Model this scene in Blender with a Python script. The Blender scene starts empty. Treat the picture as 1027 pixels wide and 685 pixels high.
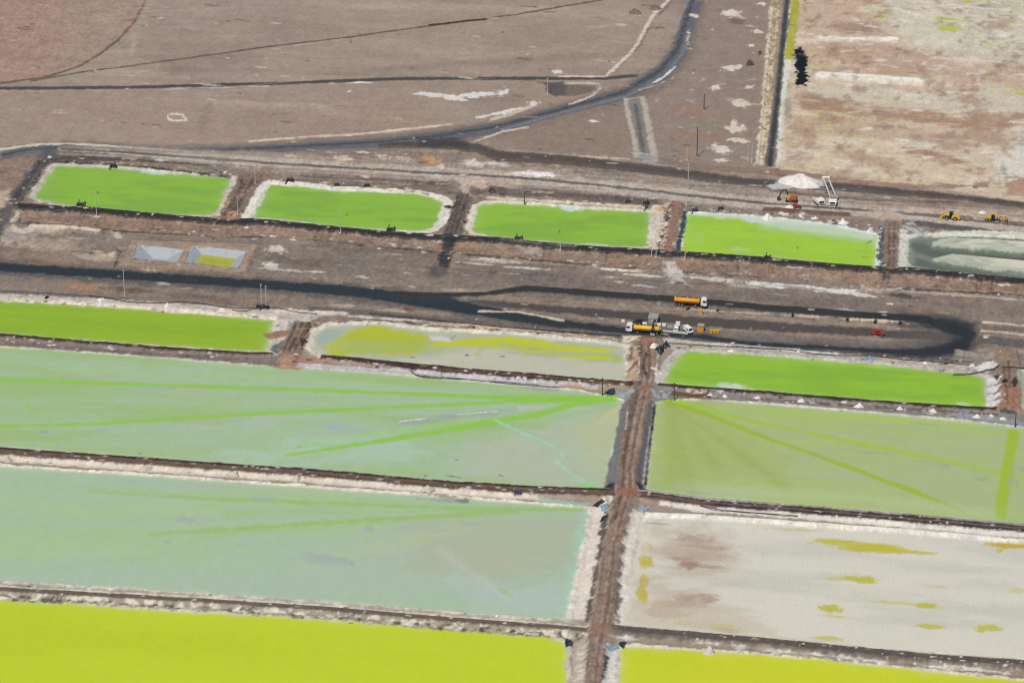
import bpy, math, random
import numpy as np
random.seed(7)
rng = np.random.default_rng(7)
S_ = bpy.context.scene
COL = S_.collection

# ------------------------------------------------------------------ camera model
F, CX, CY, CAMH = 3200.0, 513.5, 342.5, 515.0
PITCH, YAW = math.radians(25.0), math.radians(6.1)
FWH = np.array([-math.sin(YAW), math.cos(YAW), 0.0])
RT = np.array([math.cos(YAW), math.sin(YAW), 0.0])
FW = FWH * math.cos(PITCH) + np.array([0, 0, -math.sin(PITCH)])
UP = FWH * math.sin(PITCH) + np.array([0, 0, math.cos(PITCH)])


def P(x, y, z=0.0):
    """survey point: where the sight line through a photo point meets level z"""
    d = F * FW + (x - CX) * RT - (y - CY) * UP
    t = (z - CAMH) / d[2]
    return (d[0] * t, d[1] * t)


cam_d = bpy.data.cameras.new('camera')
cam = bpy.data.objects.new('camera', cam_d)
COL.objects.link(cam)
cam.location = (0, 0, CAMH)
cam.rotation_euler = (math.pi / 2 - PITCH, 0, YAW)
cam_d.sensor_width = 36
cam_d.lens = 36 * F / 1027
cam_d.clip_start = 5
cam_d.clip_end = 30000
S_.camera = cam

# ------------------------------------------------------------------ light
SUN_EL, SUN_AZ = math.radians(58), math.radians(198)   # compass angle from +Y, clockwise
w = bpy.data.worlds.new('World')
S_.world = w
w.use_nodes = True
nt = w.node_tree
sky = nt.nodes.new('ShaderNodeTexSky')
sky.sky_type = 'NISHITA'
sky.sun_disc = False
sky.sun_elevation = SUN_EL
sky.sun_rotation = SUN_AZ
sky.altitude = 2300
sky.dust_density = 1.2
nt.links.new(sky.outputs[0], nt.nodes['Background'].inputs[0])
nt.nodes['Background'].inputs[1].default_value = 0.085
sl = bpy.data.lights.new('sun', 'SUN')
so = bpy.data.objects.new('sun', sl)
COL.objects.link(so)
sl.energy = 3.45
sl.angle = math.radians(0.55)
sl.color = (1.0, 0.945, 0.86)
sd_ = np.array([math.sin(SUN_AZ) * math.cos(SUN_EL), math.cos(SUN_AZ) * math.cos(SUN_EL), math.sin(SUN_EL)])
from mathutils import Vector, Matrix
so.rotation_euler = Vector(sd_).to_track_quat('Z', 'Y').to_euler()
S_.view_settings.view_transform = 'Standard'
S_.view_settings.look = 'None'
S_.view_settings.exposure = 0.0
S_.view_settings.gamma = 1.0
S_.cycles.filter_width = 1.2


def S(r, g, b):
    c = np.array([r, g, b], float) / 255.0
    return np.where(c <= 0.04045, c / 12.92, ((c + 0.055) / 1.055) ** 2.4)


# ------------------------------------------------------------------ noise
def _h(ix, iy, seed):
    with np.errstate(over='ignore'):
        n = ix.astype(np.uint32) * np.uint32(374761393) + iy.astype(np.uint32) * np.uint32(668265263) + np.uint32((seed * 974634777) & 0xffffffff)
        n = (n ^ (n >> np.uint32(13))) * np.uint32(1274126177)
        n = n ^ (n >> np.uint32(16))
    return n.astype(np.float32) / np.float32(4294967295.0)


def vn(x, y, seed):
    fx = np.floor(x); fy = np.floor(y)
    ix = fx.astype(np.int64); iy = fy.astype(np.int64)
    u = (x - fx).astype(np.float32); v = (y - fy).astype(np.float32)
    u = u * u * (3 - 2 * u); v = v * v * (3 - 2 * v)
    a = _h(ix, iy, seed); b = _h(ix + 1, iy, seed); c = _h(ix, iy + 1, seed); d = _h(ix + 1, iy + 1, seed)
    return (a + (b - a) * u) * (1 - v) + (c + (d - c) * u) * v


def fbm(x, y, octv, seed, gain=0.55):
    """about -1..1"""
    s = 0; amp = 1; tot = 0
    for o in range(octv):
        s = s + amp * (vn(x * 2 ** o + 17.3 * o, y * 2 ** o - 9.1 * o, seed + o) * 2 - 1)
        tot += amp; amp *= gain
    return s / tot * 1.6


def sst(a, b, x):
    t = np.clip((x - a) / (b - a), 0, 1)
    return t * t * (3 - 2 * t)


# ------------------------------------------------------------------ survey grid of the ground
cs = np.array([P(-45, -25), P(1072, -25), P(-45, 725), P(1072, 725)])
x0, x1 = cs[:, 0].min(), cs[:, 0].max()
y0, y1 = cs[:, 1].min(), cs[:, 1].max()
DX = 0.42
ys = [y0]
while ys[-1] < y1:
    t = (ys[-1] - y0) / (y1 - y0)
    ys.append(ys[-1] + 0.46 + 0.55 * t)
ys = np.array(ys)
marg = np.cumsum(np.linspace(0.6, 6, 55))
gx = np.concatenate([x0 - marg[::-1], np.arange(x0, x1, DX), x1 + marg])
gy = np.concatenate([y0 - marg[::-1], ys, ys[-1] + marg])
X, Y = np.meshgrid(gx.astype(np.float64), gy.astype(np.float64))
NX, NY = len(gx), len(gy)
print('grid', NX, NY, NX * NY)
C = np.zeros((NY, NX, 3), np.float32)
H = np.zeros((NY, NX), np.float32)
GRIT = np.full((NY, NX), .62, np.float32)      # how gritty the surface is
OID = np.zeros((NY, NX), np.int16)
_seed = [100]


def seed():
    _seed[0] += 11
    return _seed[0]


def sub(b, m):
    i0 = max(np.searchsorted(gx, b[0] - m) - 1, 0); i1 = min(np.searchsorted(gx, b[2] + m) + 1, NX)
    j0 = max(np.searchsorted(gy, b[1] - m) - 1, 0); j1 = min(np.searchsorted(gy, b[3] + m) + 1, NY)
    return slice(j0, j1), slice(i0, i1)


def sdf(poly, m):
    """signed distance in metres (negative inside) on the part of the grid round poly"""
    p = np.asarray(poly, float)
    sl_ = sub((p[:, 0].min(), p[:, 1].min(), p[:, 0].max(), p[:, 1].max()), m)
    x = X[sl_]; y = Y[sl_]
    d = np.full(x.shape, 1e18); ins = np.zeros(x.shape, bool)
    n = len(p)
    for i in range(n):
        ax, ay = p[i]; bx, by = p[(i + 1) % n]
        ex, ey = bx - ax, by - ay
        L = ex * ex + ey * ey
        if L < 1e-9:
            continue
        # only the rows/columns that matter for the distance
        wx = x - ax; wy = y - ay
        t = np.clip((wx * ex + wy * ey) / L, 0, 1)
        dx = wx - ex * t; dy = wy - ey * t
        np.minimum(d, dx * dx + dy * dy, out=d)
        c1 = (ay <= y) & (by > y); c2 = (ay > y) & (by <= y)
        cr = ex * wy - ey * wx
        ins ^= (c1 & (cr > 0)) | (c2 & (cr < 0))
    d = np.sqrt(d)
    return sl_, np.where(ins, -d, d)


def extend(pts, far=330):
    pts = [tuple(q) for q in pts]
    if len(pts) < 2:
        return pts
    a, b = pts[0], pts[1]
    if a[0] <= 1:
        k = (b[1] - a[1]) / max(b[0] - a[0], 1e-6)
        k = max(min(k, .12), .03)
        pts = [(a[0] - far, a[1] - far * k) + tuple(a[2:])] + pts
    a, b = pts[-1], pts[-2]
    if a[0] >= 1026:
        k = (a[1] - b[1]) / max(a[0] - b[0], 1e-6)
        k = max(min(k, .12), .03)
        pts = pts + [(a[0] + far, a[1] + far * k) + tuple(a[2:])]
    return pts


def bandpoly(pts, w, z=0.0):
    pts = extend(pts)
    L, R = [], []
    n = len(pts)
    for i, q in enumerate(pts):
        a = pts[max(i - 1, 0)]; b = pts[min(i + 1, n - 1)]
        tx, ty = b[0] - a[0], b[1] - a[1]
        l = math.hypot(tx, ty) or 1
        nx, ny = -ty / l, tx / l
        hw = (q[2] if len(q) > 2 else w) / 2
        L.append(P(q[0] + nx * hw, q[1] + ny * hw, z)); R.append(P(q[0] - nx * hw, q[1] - ny * hw, z))
    return L + R[::-1]


def edges(top, bot, z=0.0):
    t = extend(top); b = extend(bot)
    return [P(q[0], q[1], z) for q in t] + [P(q[0], q[1], z) for q in b[::-1]]


def paint(poly, col, f=0.6, rough=0.8, a=1.0, rs=4.0, grit=None, oid=None, patch=None, lift=None, lw=2.0, stretch=1.0, f_in=None):
    m = f + rough * 2 + (lw if lift else 0) + 1
    sl_, d = sdf(poly, m)
    if d.size == 0:
        return None
    x = X[sl_]; y = Y[sl_]
    dd = d
    if rough:
        dd = d + rough * fbm(x / (rs * stretch), y / rs, 3, seed()) + min(.55, .7 * rough) * fbm(x / .9, y / 1.3, 2, seed())
    al = a * (1 - sst(-(f if f_in is None else f_in), f, dd))
    if patch:
        ps, th, so_, st = patch
        al = al * sst(th - so_, th + so_, fbm(x / (ps * st), y / ps, 4, seed()))
    c = np.asarray(col, np.float32)
    if c.ndim == 1:
        c = c[None, None, :]
    C[sl_] += (c - C[sl_]) * al[..., None].astype(np.float32)
    if grit is not None:
        GRIT[sl_] += (grit - GRIT[sl_]) * al.astype(np.float32)
    if oid is not None:
        o = OID[sl_]; o[dd < 0] = oid
    if lift is not None:
        hh = H[sl_]
        tgt = lift * (1 - sst(-0.3, lw, d))
        if lift > 0:
            np.maximum(hh, tgt.astype(np.float32), out=hh)
        else:
            np.minimum(hh, tgt.astype(np.float32), out=hh)
    return sl_, d


def area(pts, col, z=0.0, **k):
    return paint([P(q[0], q[1], z) for q in pts], col, **k)


def band(pts, w, col, z=0.0, **k):
    return paint(bandpoly(pts, w, z), col, **k)


def strip(top, bot, col, z=0.0, **k):
    return paint(edges(top, bot, z), col, **k)


def blob(x, y, wd, ht, col, ang=4.5, a=1.0, f=None, rough=None, n=14, patch=None, brk=1.0, **k):
    """an uneven splash: an elliptic field broken up by noise, thinning out towards its rim"""
    ca, sa = math.cos(math.radians(ang)), math.sin(math.radians(ang))
    o = np.array(P(x, y)); e1 = np.array(P(x + ca * wd / 2, y + sa * wd / 2)) - o; e2 = np.array(P(x - sa * ht / 2, y + ca * ht / 2)) - o
    r = 1.6
    ext = np.abs(e1) * r + np.abs(e2) * r
    sl_ = sub((o[0] - ext[0], o[1] - ext[1], o[0] + ext[0], o[1] + ext[1]), .5)
    xx = X[sl_]; yy = Y[sl_]
    if xx.size == 0: return
    M = np.linalg.inv(np.array([e1, e2]).T)
    u = M[0, 0] * (xx - o[0]) + M[0, 1] * (yy - o[1]); v = M[1, 0] * (xx - o[0]) + M[1, 1] * (yy - o[1])
    L1 = np.hypot(*e1); L2 = np.hypot(*e2)
    s1 = max(1.0, .35 * L1); s2 = max(1.1, .8 * L2)
    if f is not None and f > 1: brk = brk * .7
    fl = 1 - np.sqrt(u * u + v * v) + brk * (.42 * fbm(xx / s1, yy / s2, 4, seed(), .62) + .22 * fbm(xx / 1.3, yy / 1.1, 2, seed()))
    soft = .34 if f is None else min(.2 + .12 * f, .9)
    al = a * sst(.10 - soft * .5, .10 + soft, fl)
    if patch:
        ps, th, so_, st = patch
        al = al * sst(th - so_, th + so_, fbm(xx / (ps * st), yy / ps, 4, seed()))
    C[sl_] += (np.asarray(col, np.float32)[None, None] - C[sl_]) * al[..., None].astype(np.float32)


# ------------------------------------------------------------------ object ids of the ground sheet
IDS = {0: ('ground', None)}


def newid(name, part=None):
    i = len(IDS)
    IDS[i] = (name, part)
    return i


DESERT = S(153, 137, 122)
CRUST = S(218, 208, 194)
WHITE = S(232, 228, 220)
BLACKROAD = S(48, 56, 61)
DARK = S(82, 76, 72)

# base colours: desert, with broad and fine variation
C[:] = DESERT
n1 = fbm(X / 70, Y / 45, 4, 1); n2 = fbm(X / 160, Y / 20, 4, 5)
C += (S(140, 122, 111) - DESERT)[None, None] * np.clip(n1, 0, 1)[..., None] * .9
C += (S(168, 152, 139) - DESERT)[None, None] * np.clip(n2, 0, 1)[..., None] * .8
n3 = fbm(X / 24, Y / 14, 4, 9)
C *= (1 + 0.07 * n3)[..., None]
# parts of the desert
area([(-400, -60), (165, -60), (147, 0), (135, 22), (118, 41), (98, 55), (79, 67), (47, 77), (0, 84), (-400, 100)], S(160, 132, 117), f=3, rough=2, a=.9, grit=1.15)
area([(60, 0), (150, -40), (147, 0), (118, 41), (79, 67), (66, 68)], S(156, 140, 122), f=5, rough=5, a=.7)
strip([(0, 92), (270, 88), (430, 90)], [(0, 152), (66, 146), (168, 153), (300, 140), (420, 128)], S(153, 134, 120), f=4, rough=3, a=.7, grit=.7)
area([(690, -60), (785, -60), (783, 0), (772, 90), (764, 168), (600, 160), (520, 150), (500, 130), (566, 112), (626, 98), (663, 78), (685, 50)], S(140, 125, 113), f=2, rough=2, a=.85)
blob(205, 30, 120, 30, S(165, 150, 140), f=5, a=.6, patch=(8, .1, .5, 4))
blob(400, 55, 240, 40, S(163, 148, 136), f=5, a=.6, patch=(6, .1, .4, 5))
blob(230, 100, 130, 14, S(168, 150, 138), f=3, a=.7, patch=(5, .15, .4, 5))
blob(330, 110, 240, 20, S(166, 150, 135), f=3, a=.6, patch=(5, .1, .4, 6))
blob(175, 70, 60, 20, S(128, 112, 102), f=3, a=.6, patch=(5, .1, .4, 3))
blob(205, 118, 12, 40, S(140, 120, 108), f=3, a=.6, ang=15)
blob(540, 60, 180, 10, S(136, 120, 110), f=3, a=.6, ang=-4)
blob(410, 68, 200, 8, S(138, 122, 110), f=3, a=.6, ang=-5)
blob(490, 98, 100, 14, S(140, 124, 112), f=3, a=.5)
blob(390, 116, 110, 12, S(150, 128, 108), f=3, a=.6)
blob(700, 112, 60, 14, S(150, 122, 102), f=3, a=.6)
blob(700, 137, 70, 9, S(152, 120, 100), f=3, a=.7)
blob(690, 152, 30, 14, S(152, 128, 104), f=2, a=.7, ang=80)
blob(590, 136, 90, 6, S(160, 128, 108), f=2, a=.5)
blob(560, 100, 50, 8, S(160, 132, 112), f=2, a=.6)

# working ground between the pond rows
strip([(0, 160), (60, 150), (250, 156), (450, 152), (630, 168), (770, 178), (1027, 206)],
      [(0, 305), (270, 322), (320, 330), (640, 346), (680, 350), (1000, 378), (1027, 380)], S(138, 123, 110), f=2, rough=2, grit=1.3)
x_, y_ = X, Y
strip([(0, 225), (130, 240), (270, 238), (450, 262), (620, 270), (860, 292), (1027, 300)],
      [(0, 300), (270, 318), (400, 325), (640, 340), (800, 350), (1027, 362)], S(132, 119, 107), f=3, rough=3, a=.8, grit=1.2)
blob(350, 262, 200, 34, S(126, 114, 103), f=5, a=.8)
blob(550, 280, 240, 24, S(116, 105, 97), f=4, a=.8)
blob(780, 300, 300, 20, S(118, 107, 99), f=4, a=.8)
blob(960, 306, 150, 22, S(126, 113, 104), f=4, a=.8)

# ------------------------------------------------------------------ salt flat, top right
salt = newid('salt_flat')
area([(800, -70), (1400, -70), (1400, 240), (1027, 203), (960, 193), (850, 182), (776, 168), (781, 100), (790, 40)], S(196, 179, 155), f=1, rough=1.2, grit=.75, oid=salt)
area([(800, 0), (870, -40), (905, 40), (880, 70), (800, 75)], S(188, 160, 140), f=3, rough=3, a=.7)
area([(810, 44), (1027, 55), (1027, 110), (930, 84), (812, 76)], S(187, 163, 143), f=3, rough=3, a=.8, patch=(6, -.3, .6, 2))
blob(855, 28, 66, 12, S(166, 140, 122), f=1.5)
blob(845, 58, 70, 24, S(176, 148, 128), f=3, a=.8, patch=(5, -.2, .5, 2))
blob(960, 40, 160, 26, S(206, 198, 180), f=4, a=.7)
blob(950, 22, 110, 26, S(200, 194, 174), f=4, a=.8)
blob(1000, 5, 60, 14, S(150, 134, 124), f=2, a=.8)
blob(1010, 55, 40, 30, S(176, 160, 148), f=3, a=.7)
band([(815, 94), (880, 96), (960, 104), (1027, 106)], 14, S(194, 184, 164), f=1.5, rough=1.5)
band([(802, 102), (850, 108), (920, 116), (975, 124), (1027, 120)], 13, S(165, 134, 112), f=2, rough=2, patch=(6, -.35, .5, 3))
blob(830, 120, 60, 12, S(186, 156, 132), f=2, a=.7)
strip([(790, 130), (900, 140), (990, 170)], [(778, 160), (900, 178), (1000, 192)], S(203, 186, 160), f=3, rough=2, a=.8)
band([(905, 150), (940, 158), (965, 165), (990, 178)], 9, S(166, 138, 116), f=2, rough=2, patch=(4, -.3, .5, 2))
band([(900, 141), (935, 140), (960, 143)], 5, S(196, 196, 188), f=1.5, a=.7)
area([(1027, 128), (1004, 142), (997, 160), (1003, 180), (1027, 186), (1100, 200), (1100, 110)], S(206, 200, 186), f=2, rough=1.5)
band([(1018, 130), (1003, 155), (1010, 185)], 1.5, S(170, 162, 150), f=.8, a=.6)
area([(1010, 185), (1020, 178), (1100, 186), (1100, 200), (1012, 196)], S(170, 140, 120), f=1, rough=1)
area([(900, -40), (1100, -40), (1100, 60), (1000, 70), (930, 45), (880, 20)], S(198, 194, 172), f=6, rough=5, a=.6)
area([(815, 42), (900, 46), (960, 62), (900, 76), (812, 72)], S(176, 146, 126), f=4, rough=4, a=.6, patch=(9, -.2, .6, 2))
area([(930, 56), (1030, 66), (1030, 92), (960, 86)], S(180, 154, 136), f=4, rough=3, a=.6, patch=(9, -.3, .6, 2))
strip([(800, 118), (880, 124), (960, 134)], [(795, 132), (880, 140), (950, 148)], S(176, 146, 122), f=4, rough=3, a=.45)
for p_ in [[(965, 0), (975, 25), (968, 50), (985, 66)], [(975, 25), (1000, 40), (1027, 48)], [(968, 50), (945, 66), (925, 84)], [(985, 66), (978, 90), (950, 100)]]:
    band(p_, 7, S(176, 164, 148), f=2.5, rough=1.5, a=.55)
    band(p_, 1.5, S(206, 198, 182), f=.8, rough=.8, a=.6)
blob(985, 118, 90, 26, S(170, 150, 134), f=3, a=.6, patch=(4, 0, .4, 3))
for (a_, b_, c_, d_) in [(881, 12, 16, 4), (880, 17, 18, 3), (938, 18, 22, 3), (952, 28, 26, 9), (952, 20, 34, 4), (970, 1, 12, 4), (1012, 22, 16, 5), (995, 91, 12, 6), (1024, 94, 12, 5)]:
    blob(a_, b_, c_, d_, S(178, 178, 70), f=1.2, a=.85)
for (a_, b_, c_, d_) in [(995, 90, 40, 18), (1010, 30, 30, 14)]:
    blob(a_, b_, c_, d_, S(204, 204, 186), f=2, a=.5)
for i in range(170):
    xx = random.uniform(800, 1030); yy = random.uniform(0, 180)
    blob(xx, yy, random.uniform(8, 30), random.uniform(1.5, 4), random.choice([S(216, 204, 188), S(176, 152, 134), S(210, 190, 168), S(220, 214, 200)]), ang=random.uniform(-6, 14), a=.55, f=.8)
band([(914, 75), (924, 66), (935, 58), (920, 50)], 1.4, S(222, 212, 196), f=.6, a=.7)
band([(935, 58), (990, 62)], 3, S(214, 190, 172), f=.8, a=.8)
# long white salt windrows on the flat
for (pl, ww, hh) in [([(820, 76), (845, 77.5), (880, 79.5), (928, 83)], 3.6, 1.2), ([(820, 38), (850, 40), (900, 40)], 2.6, .5)]:
    band(pl, ww + 3, S(214, 204, 190), f=2.0, rough=1.6, a=.7)
    band(pl, ww, S(232, 226, 214), f=1.2, rough=1.5, lift=hh, lw=4, patch=(5, -.75, .6, 3))
band([(905, 0), (960, 6), (1000, 10)], 1.5, S(214, 196, 180), f=.8)
band([(930, 84), (950, 93), (985, 94)], 1.5, S(222, 204, 186), f=.8)

ms = (OID == salt)
na = fbm(X / 13, Y / 19, 5, 1301); nb = fbm(X / 16, Y / 15, 5, 1320); nc = fbm(X / 5, Y / 9, 4, 1340)
C += (S(160, 130, 108) - C) * (ms * .7 * sst(.1, .75, na))[..., None]
C += (S(216, 204, 184) - C) * (ms * .6 * sst(.25, .9, nb))[..., None]
C += (S(132, 110, 96) - C) * (ms * .5 * sst(.35, .9, nc))[..., None]
C += (S(190, 188, 120) - C) * (ms * .5 * sst(.45, .95, fbm(X / 9, Y / 6, 4, 1360)) * (np.abs(Y) > 0))[..., None]
# canal and its banks
band([(779, -45), (777, 0), (772, 60), (767, 120), (762, 166)], 9, S(204, 192, 168), f=.5, rough=.8, patch=(2.5, -.45, .5, 1), lift=1.0, lw=1.5)
band([(779, 0), (774, 60), (769, 120), (765, 162)], 3, S(158, 132, 84), f=.8, rough=.5, patch=(3, -.2, .4, 1))
band([(800, -45), (798, 0), (795, 30), (789, 64)], 9.5, S(166, 164, 66), f=.7, rough=.8, patch=(4, -.8, .6, .5))
band([(789, 60), (786, 90), (782, 130), (779, 164)], 7, S(206, 204, 190), f=.6, rough=.8)
band([(791, 100), (789, 125)], 6, S(150, 140, 132), f=1.2, rough=1, a=.6)
band([(794, -45), (793, 0), (788, 40), (783, 90), (777, 164)], 1.6, S(224, 222, 210), f=.3, rough=.2)
band([(792, -45, 7), (789.5, 0, 7), (785, 45, 7), (780.5, 90, 7), (775, 140, 9), (772, 166, 11)], 6, S(128, 116, 104), f=.4, rough=.5)
can = newid('canal_water')
band([(791.5, -45, 3.4), (789.5, 0, 3.4), (785, 45, 3.6), (780.5, 90, 4), (775, 140, 5), (772, 166, 6)], 4, S(60, 64, 64), f=.4, rough=.35, oid=can, grit=.2, lift=-.8, lw=1.0)
area([(797, 50), (803, 47), (807, 54), (810, 60), (809, 70), (811, 78), (809, 86), (799, 86), (798, 78), (797, 66)], S(26, 32, 38), f=.4, rough=1.5, rs=1.8, grit=.3, patch=(2.2, -1.0, .35, 1))
area([(800, -2), (810, -6), (808, 2)], S(30, 34, 40), f=.3, rough=.4)

# ------------------------------------------------------------------ roads
road_d = newid('desert_road')
haul = newid('haul_road')
track = newid('dirt_track')
band([(165, -40), (147, 0), (135, 22), (118, 41), (98, 56), (79, 67), (47, 77.5), (0, 84)], 2.2, S(112, 94, 85), f=.6, rough=.5, oid=track)
band([(130, 40), (140, 25), (158, -20)], 8, S(172, 158, 147), f=3, a=.6, patch=(3, -.1, .4, 1))
band([(131, 56), (136, 38)], 3, S(176, 164, 154), f=2, a=.6)
band([(30, 82), (79, 73), (131, 66.5), (200, 57), (270, 47), (355, 37), (400, 30.5), (450, 24), (520, 14.5), (605, 0), (700, -18)], 1.5, S(104, 90, 82), f=.5, rough=.4, oid=track)
band([(430, 25.5), (447, 24), (470, 21), (488, 20)], 1.8, S(62, 60, 54), f=.4, rough=.3)
band([(270, 50), (310, 44), (345, 40)], 1.2, S(176, 164, 152), f=.5, a=.7, patch=(3, 0, .3, 3))
# straight dark road across the desert
band([(0, 91.5), (131, 90.5), (270, 86)], 2.5, S(186, 180, 172), f=.5, rough=.6, a=.9, patch=(4, .1, .3, 5))
band([(0, 89), (131, 88), (270, 84.2), (408, 79.2), (520, 79), (605, 79), (640, 76)], 3.2, S(78, 76, 76), f=.5, rough=.35, oid=road_d)
band([(330, 83.5), (375, 82.5)], 2, S(228, 222, 212), f=.4, rough=.5, patch=(3, -.2, .3, 3))
blob(214, 86, 22, 3, S(180, 178, 174), a=.7)
# the big curving road
gr = [(716, -45, 16), (697, 0, 13), (689, 26, 13), (681, 53, 14), (664, 74, 14), (626, 95, 11), (566, 110, 8), (500, 128.5, 9), (440, 138, 10), (381, 143.5, 8), (303, 147.5, 7), (237, 152, 8), (168, 153.5, 7), (66, 148, 6), (26, 151, 6), (0, 157, 7)]
band([(q[0] + 2, q[1] + 1, q[2] + 10) for q in gr], 20, S(118, 106, 98), f=2.5, rough=1.5, a=.7)
band([(q[0], q[1], q[2] * 1.15) for q in gr], 10, S(99, 101, 105), f=.9, rough=.6, oid=road_d, grit=.7)
band([(q[0] - .3 * q[2] + 2, q[1] - .25 * q[2] + 1, q[2] * .3) for q in gr], 3, S(66, 66, 68), f=.8, rough=.6, a=.7)
band([(q[0] + 3, q[1] + 2, 2.0) for q in gr[2:8]], 2, S(124, 126, 128), f=.6, rough=.4, a=.7)
band([(691, 32), (689, 46)], 2.5, S(206, 204, 200), f=.3, rough=.6, rs=1.2, patch=(1.2, 0, .3, 1))
band([(678, 67), (664, 79), (654, 83.5)], 1.6, S(206, 204, 198), f=.4, rough=.4)
band([(676, 78), (660, 85), (640, 91)], 1.4, S(176, 168, 158), f=.5, a=.7)
band([(690, 0), (683, 14), (676, 34)], 2.0, S(150, 148, 146), f=.6, a=.6)
# white foot-track that meets the dark road
band([(682, -30), (671, 0), (656, 14), (647, 29), (640, 43), (631, 55), (618, 67), (607, 77)], 3.0, S(204, 188, 174), f=.4, rough=.4, oid=track, patch=(3, -.7, .4, 1))
band([(674, 2), (660, 16), (651, 30), (642, 46), (620, 69)], 1, S(112, 98, 90), f=.5, a=.7)
band([(560, 77), (607, 77)], 1.6, S(206, 182, 164), f=.3, rough=.3)
band([(566, 84), (590, 83.5), (601, 84.5), (602, 89), (594, 96), (580, 102), (570, 105)], 1.8, S(200, 180, 164), f=.4, rough=.4, patch=(2.5, -.6, .3, 1))
area([(562, 86), (598, 86), (594, 93), (575, 97), (560, 95)], S(104, 92, 84), f=1.2, rough=1, a=.8)
area([(546, 84), (566, 82), (568, 95), (556, 98), (548, 92)], S(92, 86, 82), f=1, rough=1.2)
# pale strips next to the curving road
band([(250, 142), (300, 138), (360, 135), (420, 128.5), (456, 125)], 2.0, S(202, 184, 166), f=.4, rough=.5, patch=(3, -.6, .4, 2))
band([(457, 148), (480, 141), (505, 132), (530, 128)], 2.2, S(198, 180, 162), f=.4, rough=.4)
band([(490, 121), (512, 115), (536, 106)], 3, S(194, 178, 160), f=.5, rough=.8)
band([(455, 147), (500, 153), (560, 156), (632, 160)], 1.8, S(196, 176, 160), f=.4, rough=.4, patch=(4, -.6, .4, 2))
area([(458, 146), (480, 141), (520, 130), (560, 118), (630, 101), (637, 156), (560, 153), (500, 151)], S(138, 121, 108), f=1.2, rough=1, a=.6)
# white salt splashes in the desert
for (a_, b_, c_, d_, g_) in [(440, 96, 50, 5, 5), (485, 95, 44, 7, -4), (455, 99, 24, 6, 8), (425, 94, 22, 3, 3), (350, 92, 6, 2, 0), (559, 72, 12, 4, 0), (505, 93, 14, 8, -20),
                              (481, 118, 12, 3, 0), (510, 112, 14, 5, -15), (535, 104, 12, 5, 0), (503, 113, 40, 3, -12), (596, 122, 12, 3, 5)]:
    blob(a_, b_, c_, d_, S(216, 210, 202), ang=g_, a=.9, f=.4)
for (a_, b_, c_, d_, g_) in [(733, 14, 22, 6, 4), (764, 4, 12, 4, 5), (760, 32, 14, 4, 4), (754, 46, 8, 3, 0), (734, 68, 22, 7, -8), (718, 88, 12, 6, 0), (743, 104, 18, 9, 15), (738, 129, 20, 10, 0), (736, 124, 8, 12, 10),
                              (740, 141, 24, 5, 6), (723, 149, 24, 10, 6), (724, 161, 18, 3.5, 0), (752, 88, 10, 5, 0), (696, 16, 12, 4, 10), (734, 13, 20, 6, 0)]:
    blob(a_, b_, c_, d_, S(212, 200, 184), ang=g_, a=.9, f=.3, rough=.9)
for (a_, b_, c_, d_) in [(735, 101, 22, 5), (725, 84, 14, 4), (752, 80, 12, 5), (695, 101, 14, 4), (660, 101, 6, 5), (700, 80, 20, 5), (740, 18, 18, 3)]:
    blob(a_, b_, c_, d_, S(178, 166, 152), a=.6, f=.6, patch=(1.5, 0, .3, 1))
blob(752, 64, 8, 9, S(66, 60, 56), f=.6, ang=70, a=.9); blob(762, 53, 5, 5, S(60, 56, 52), f=.5, a=.9)
blob(740, 22, 20, 7, S(104, 92, 84), f=1.2, a=.7, ang=10)
# short road to the south
area([(625, 99), (647, 97), (661, 160), (668, 166), (637, 160)], S(178, 166, 150), f=.5, rough=.5)
area([(629, 100), (642, 98), (654, 162), (642, 159)], S(130, 124, 117), f=.6, rough=.5, oid=road_d)
area([(635, 104), (639, 104), (648, 158), (644, 158)], S(92, 92, 90), f=.6, rough=.4, a=.8)
area([(637, 152), (662, 157), (692, 171), (690, 175), (640, 163)], S(150, 150, 146), f=.8, rough=.8, patch=(2, -.3, .4, 2))
# dark road north of the first row of ponds
r3 = [(380, 146, 5), (440, 145, 8), (480, 149, 10), (500, 157, 11), (560, 160, 10), (631, 168, 10), (697, 176, 9), (757, 184, 9), (800, 186, 9), (862, 189, 9), (915, 194, 7), (970, 199, 6), (1027, 206, 6)]
band(r3, 10, S(96, 86, 80), f=1, rough=.8, oid=road_d, grit=.8)
band([(q[0], q[1] - 1, q[2] * .45) for q in r3], 4, S(80, 74, 70), f=1, rough=.7, a=.7)
band([(420, 143.5, 9), (455, 143, 10), (470, 146, 7)], 8, S(64, 66, 68), f=2, rough=1, a=.8)
band([(670, 178), (757, 187), (862, 190)], 3, S(92, 96, 100), f=1.2, rough=.8, a=.8)
band([(660, 161), (700, 168), (757, 172), (790, 176)], 6, S(132, 112, 98), f=1.2, rough=1.2, a=.8)
band([(770, 170), (850, 182), (930, 188), (990, 186)], 4, S(140, 112, 96), f=1, rough=1.2, a=.8)
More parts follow.
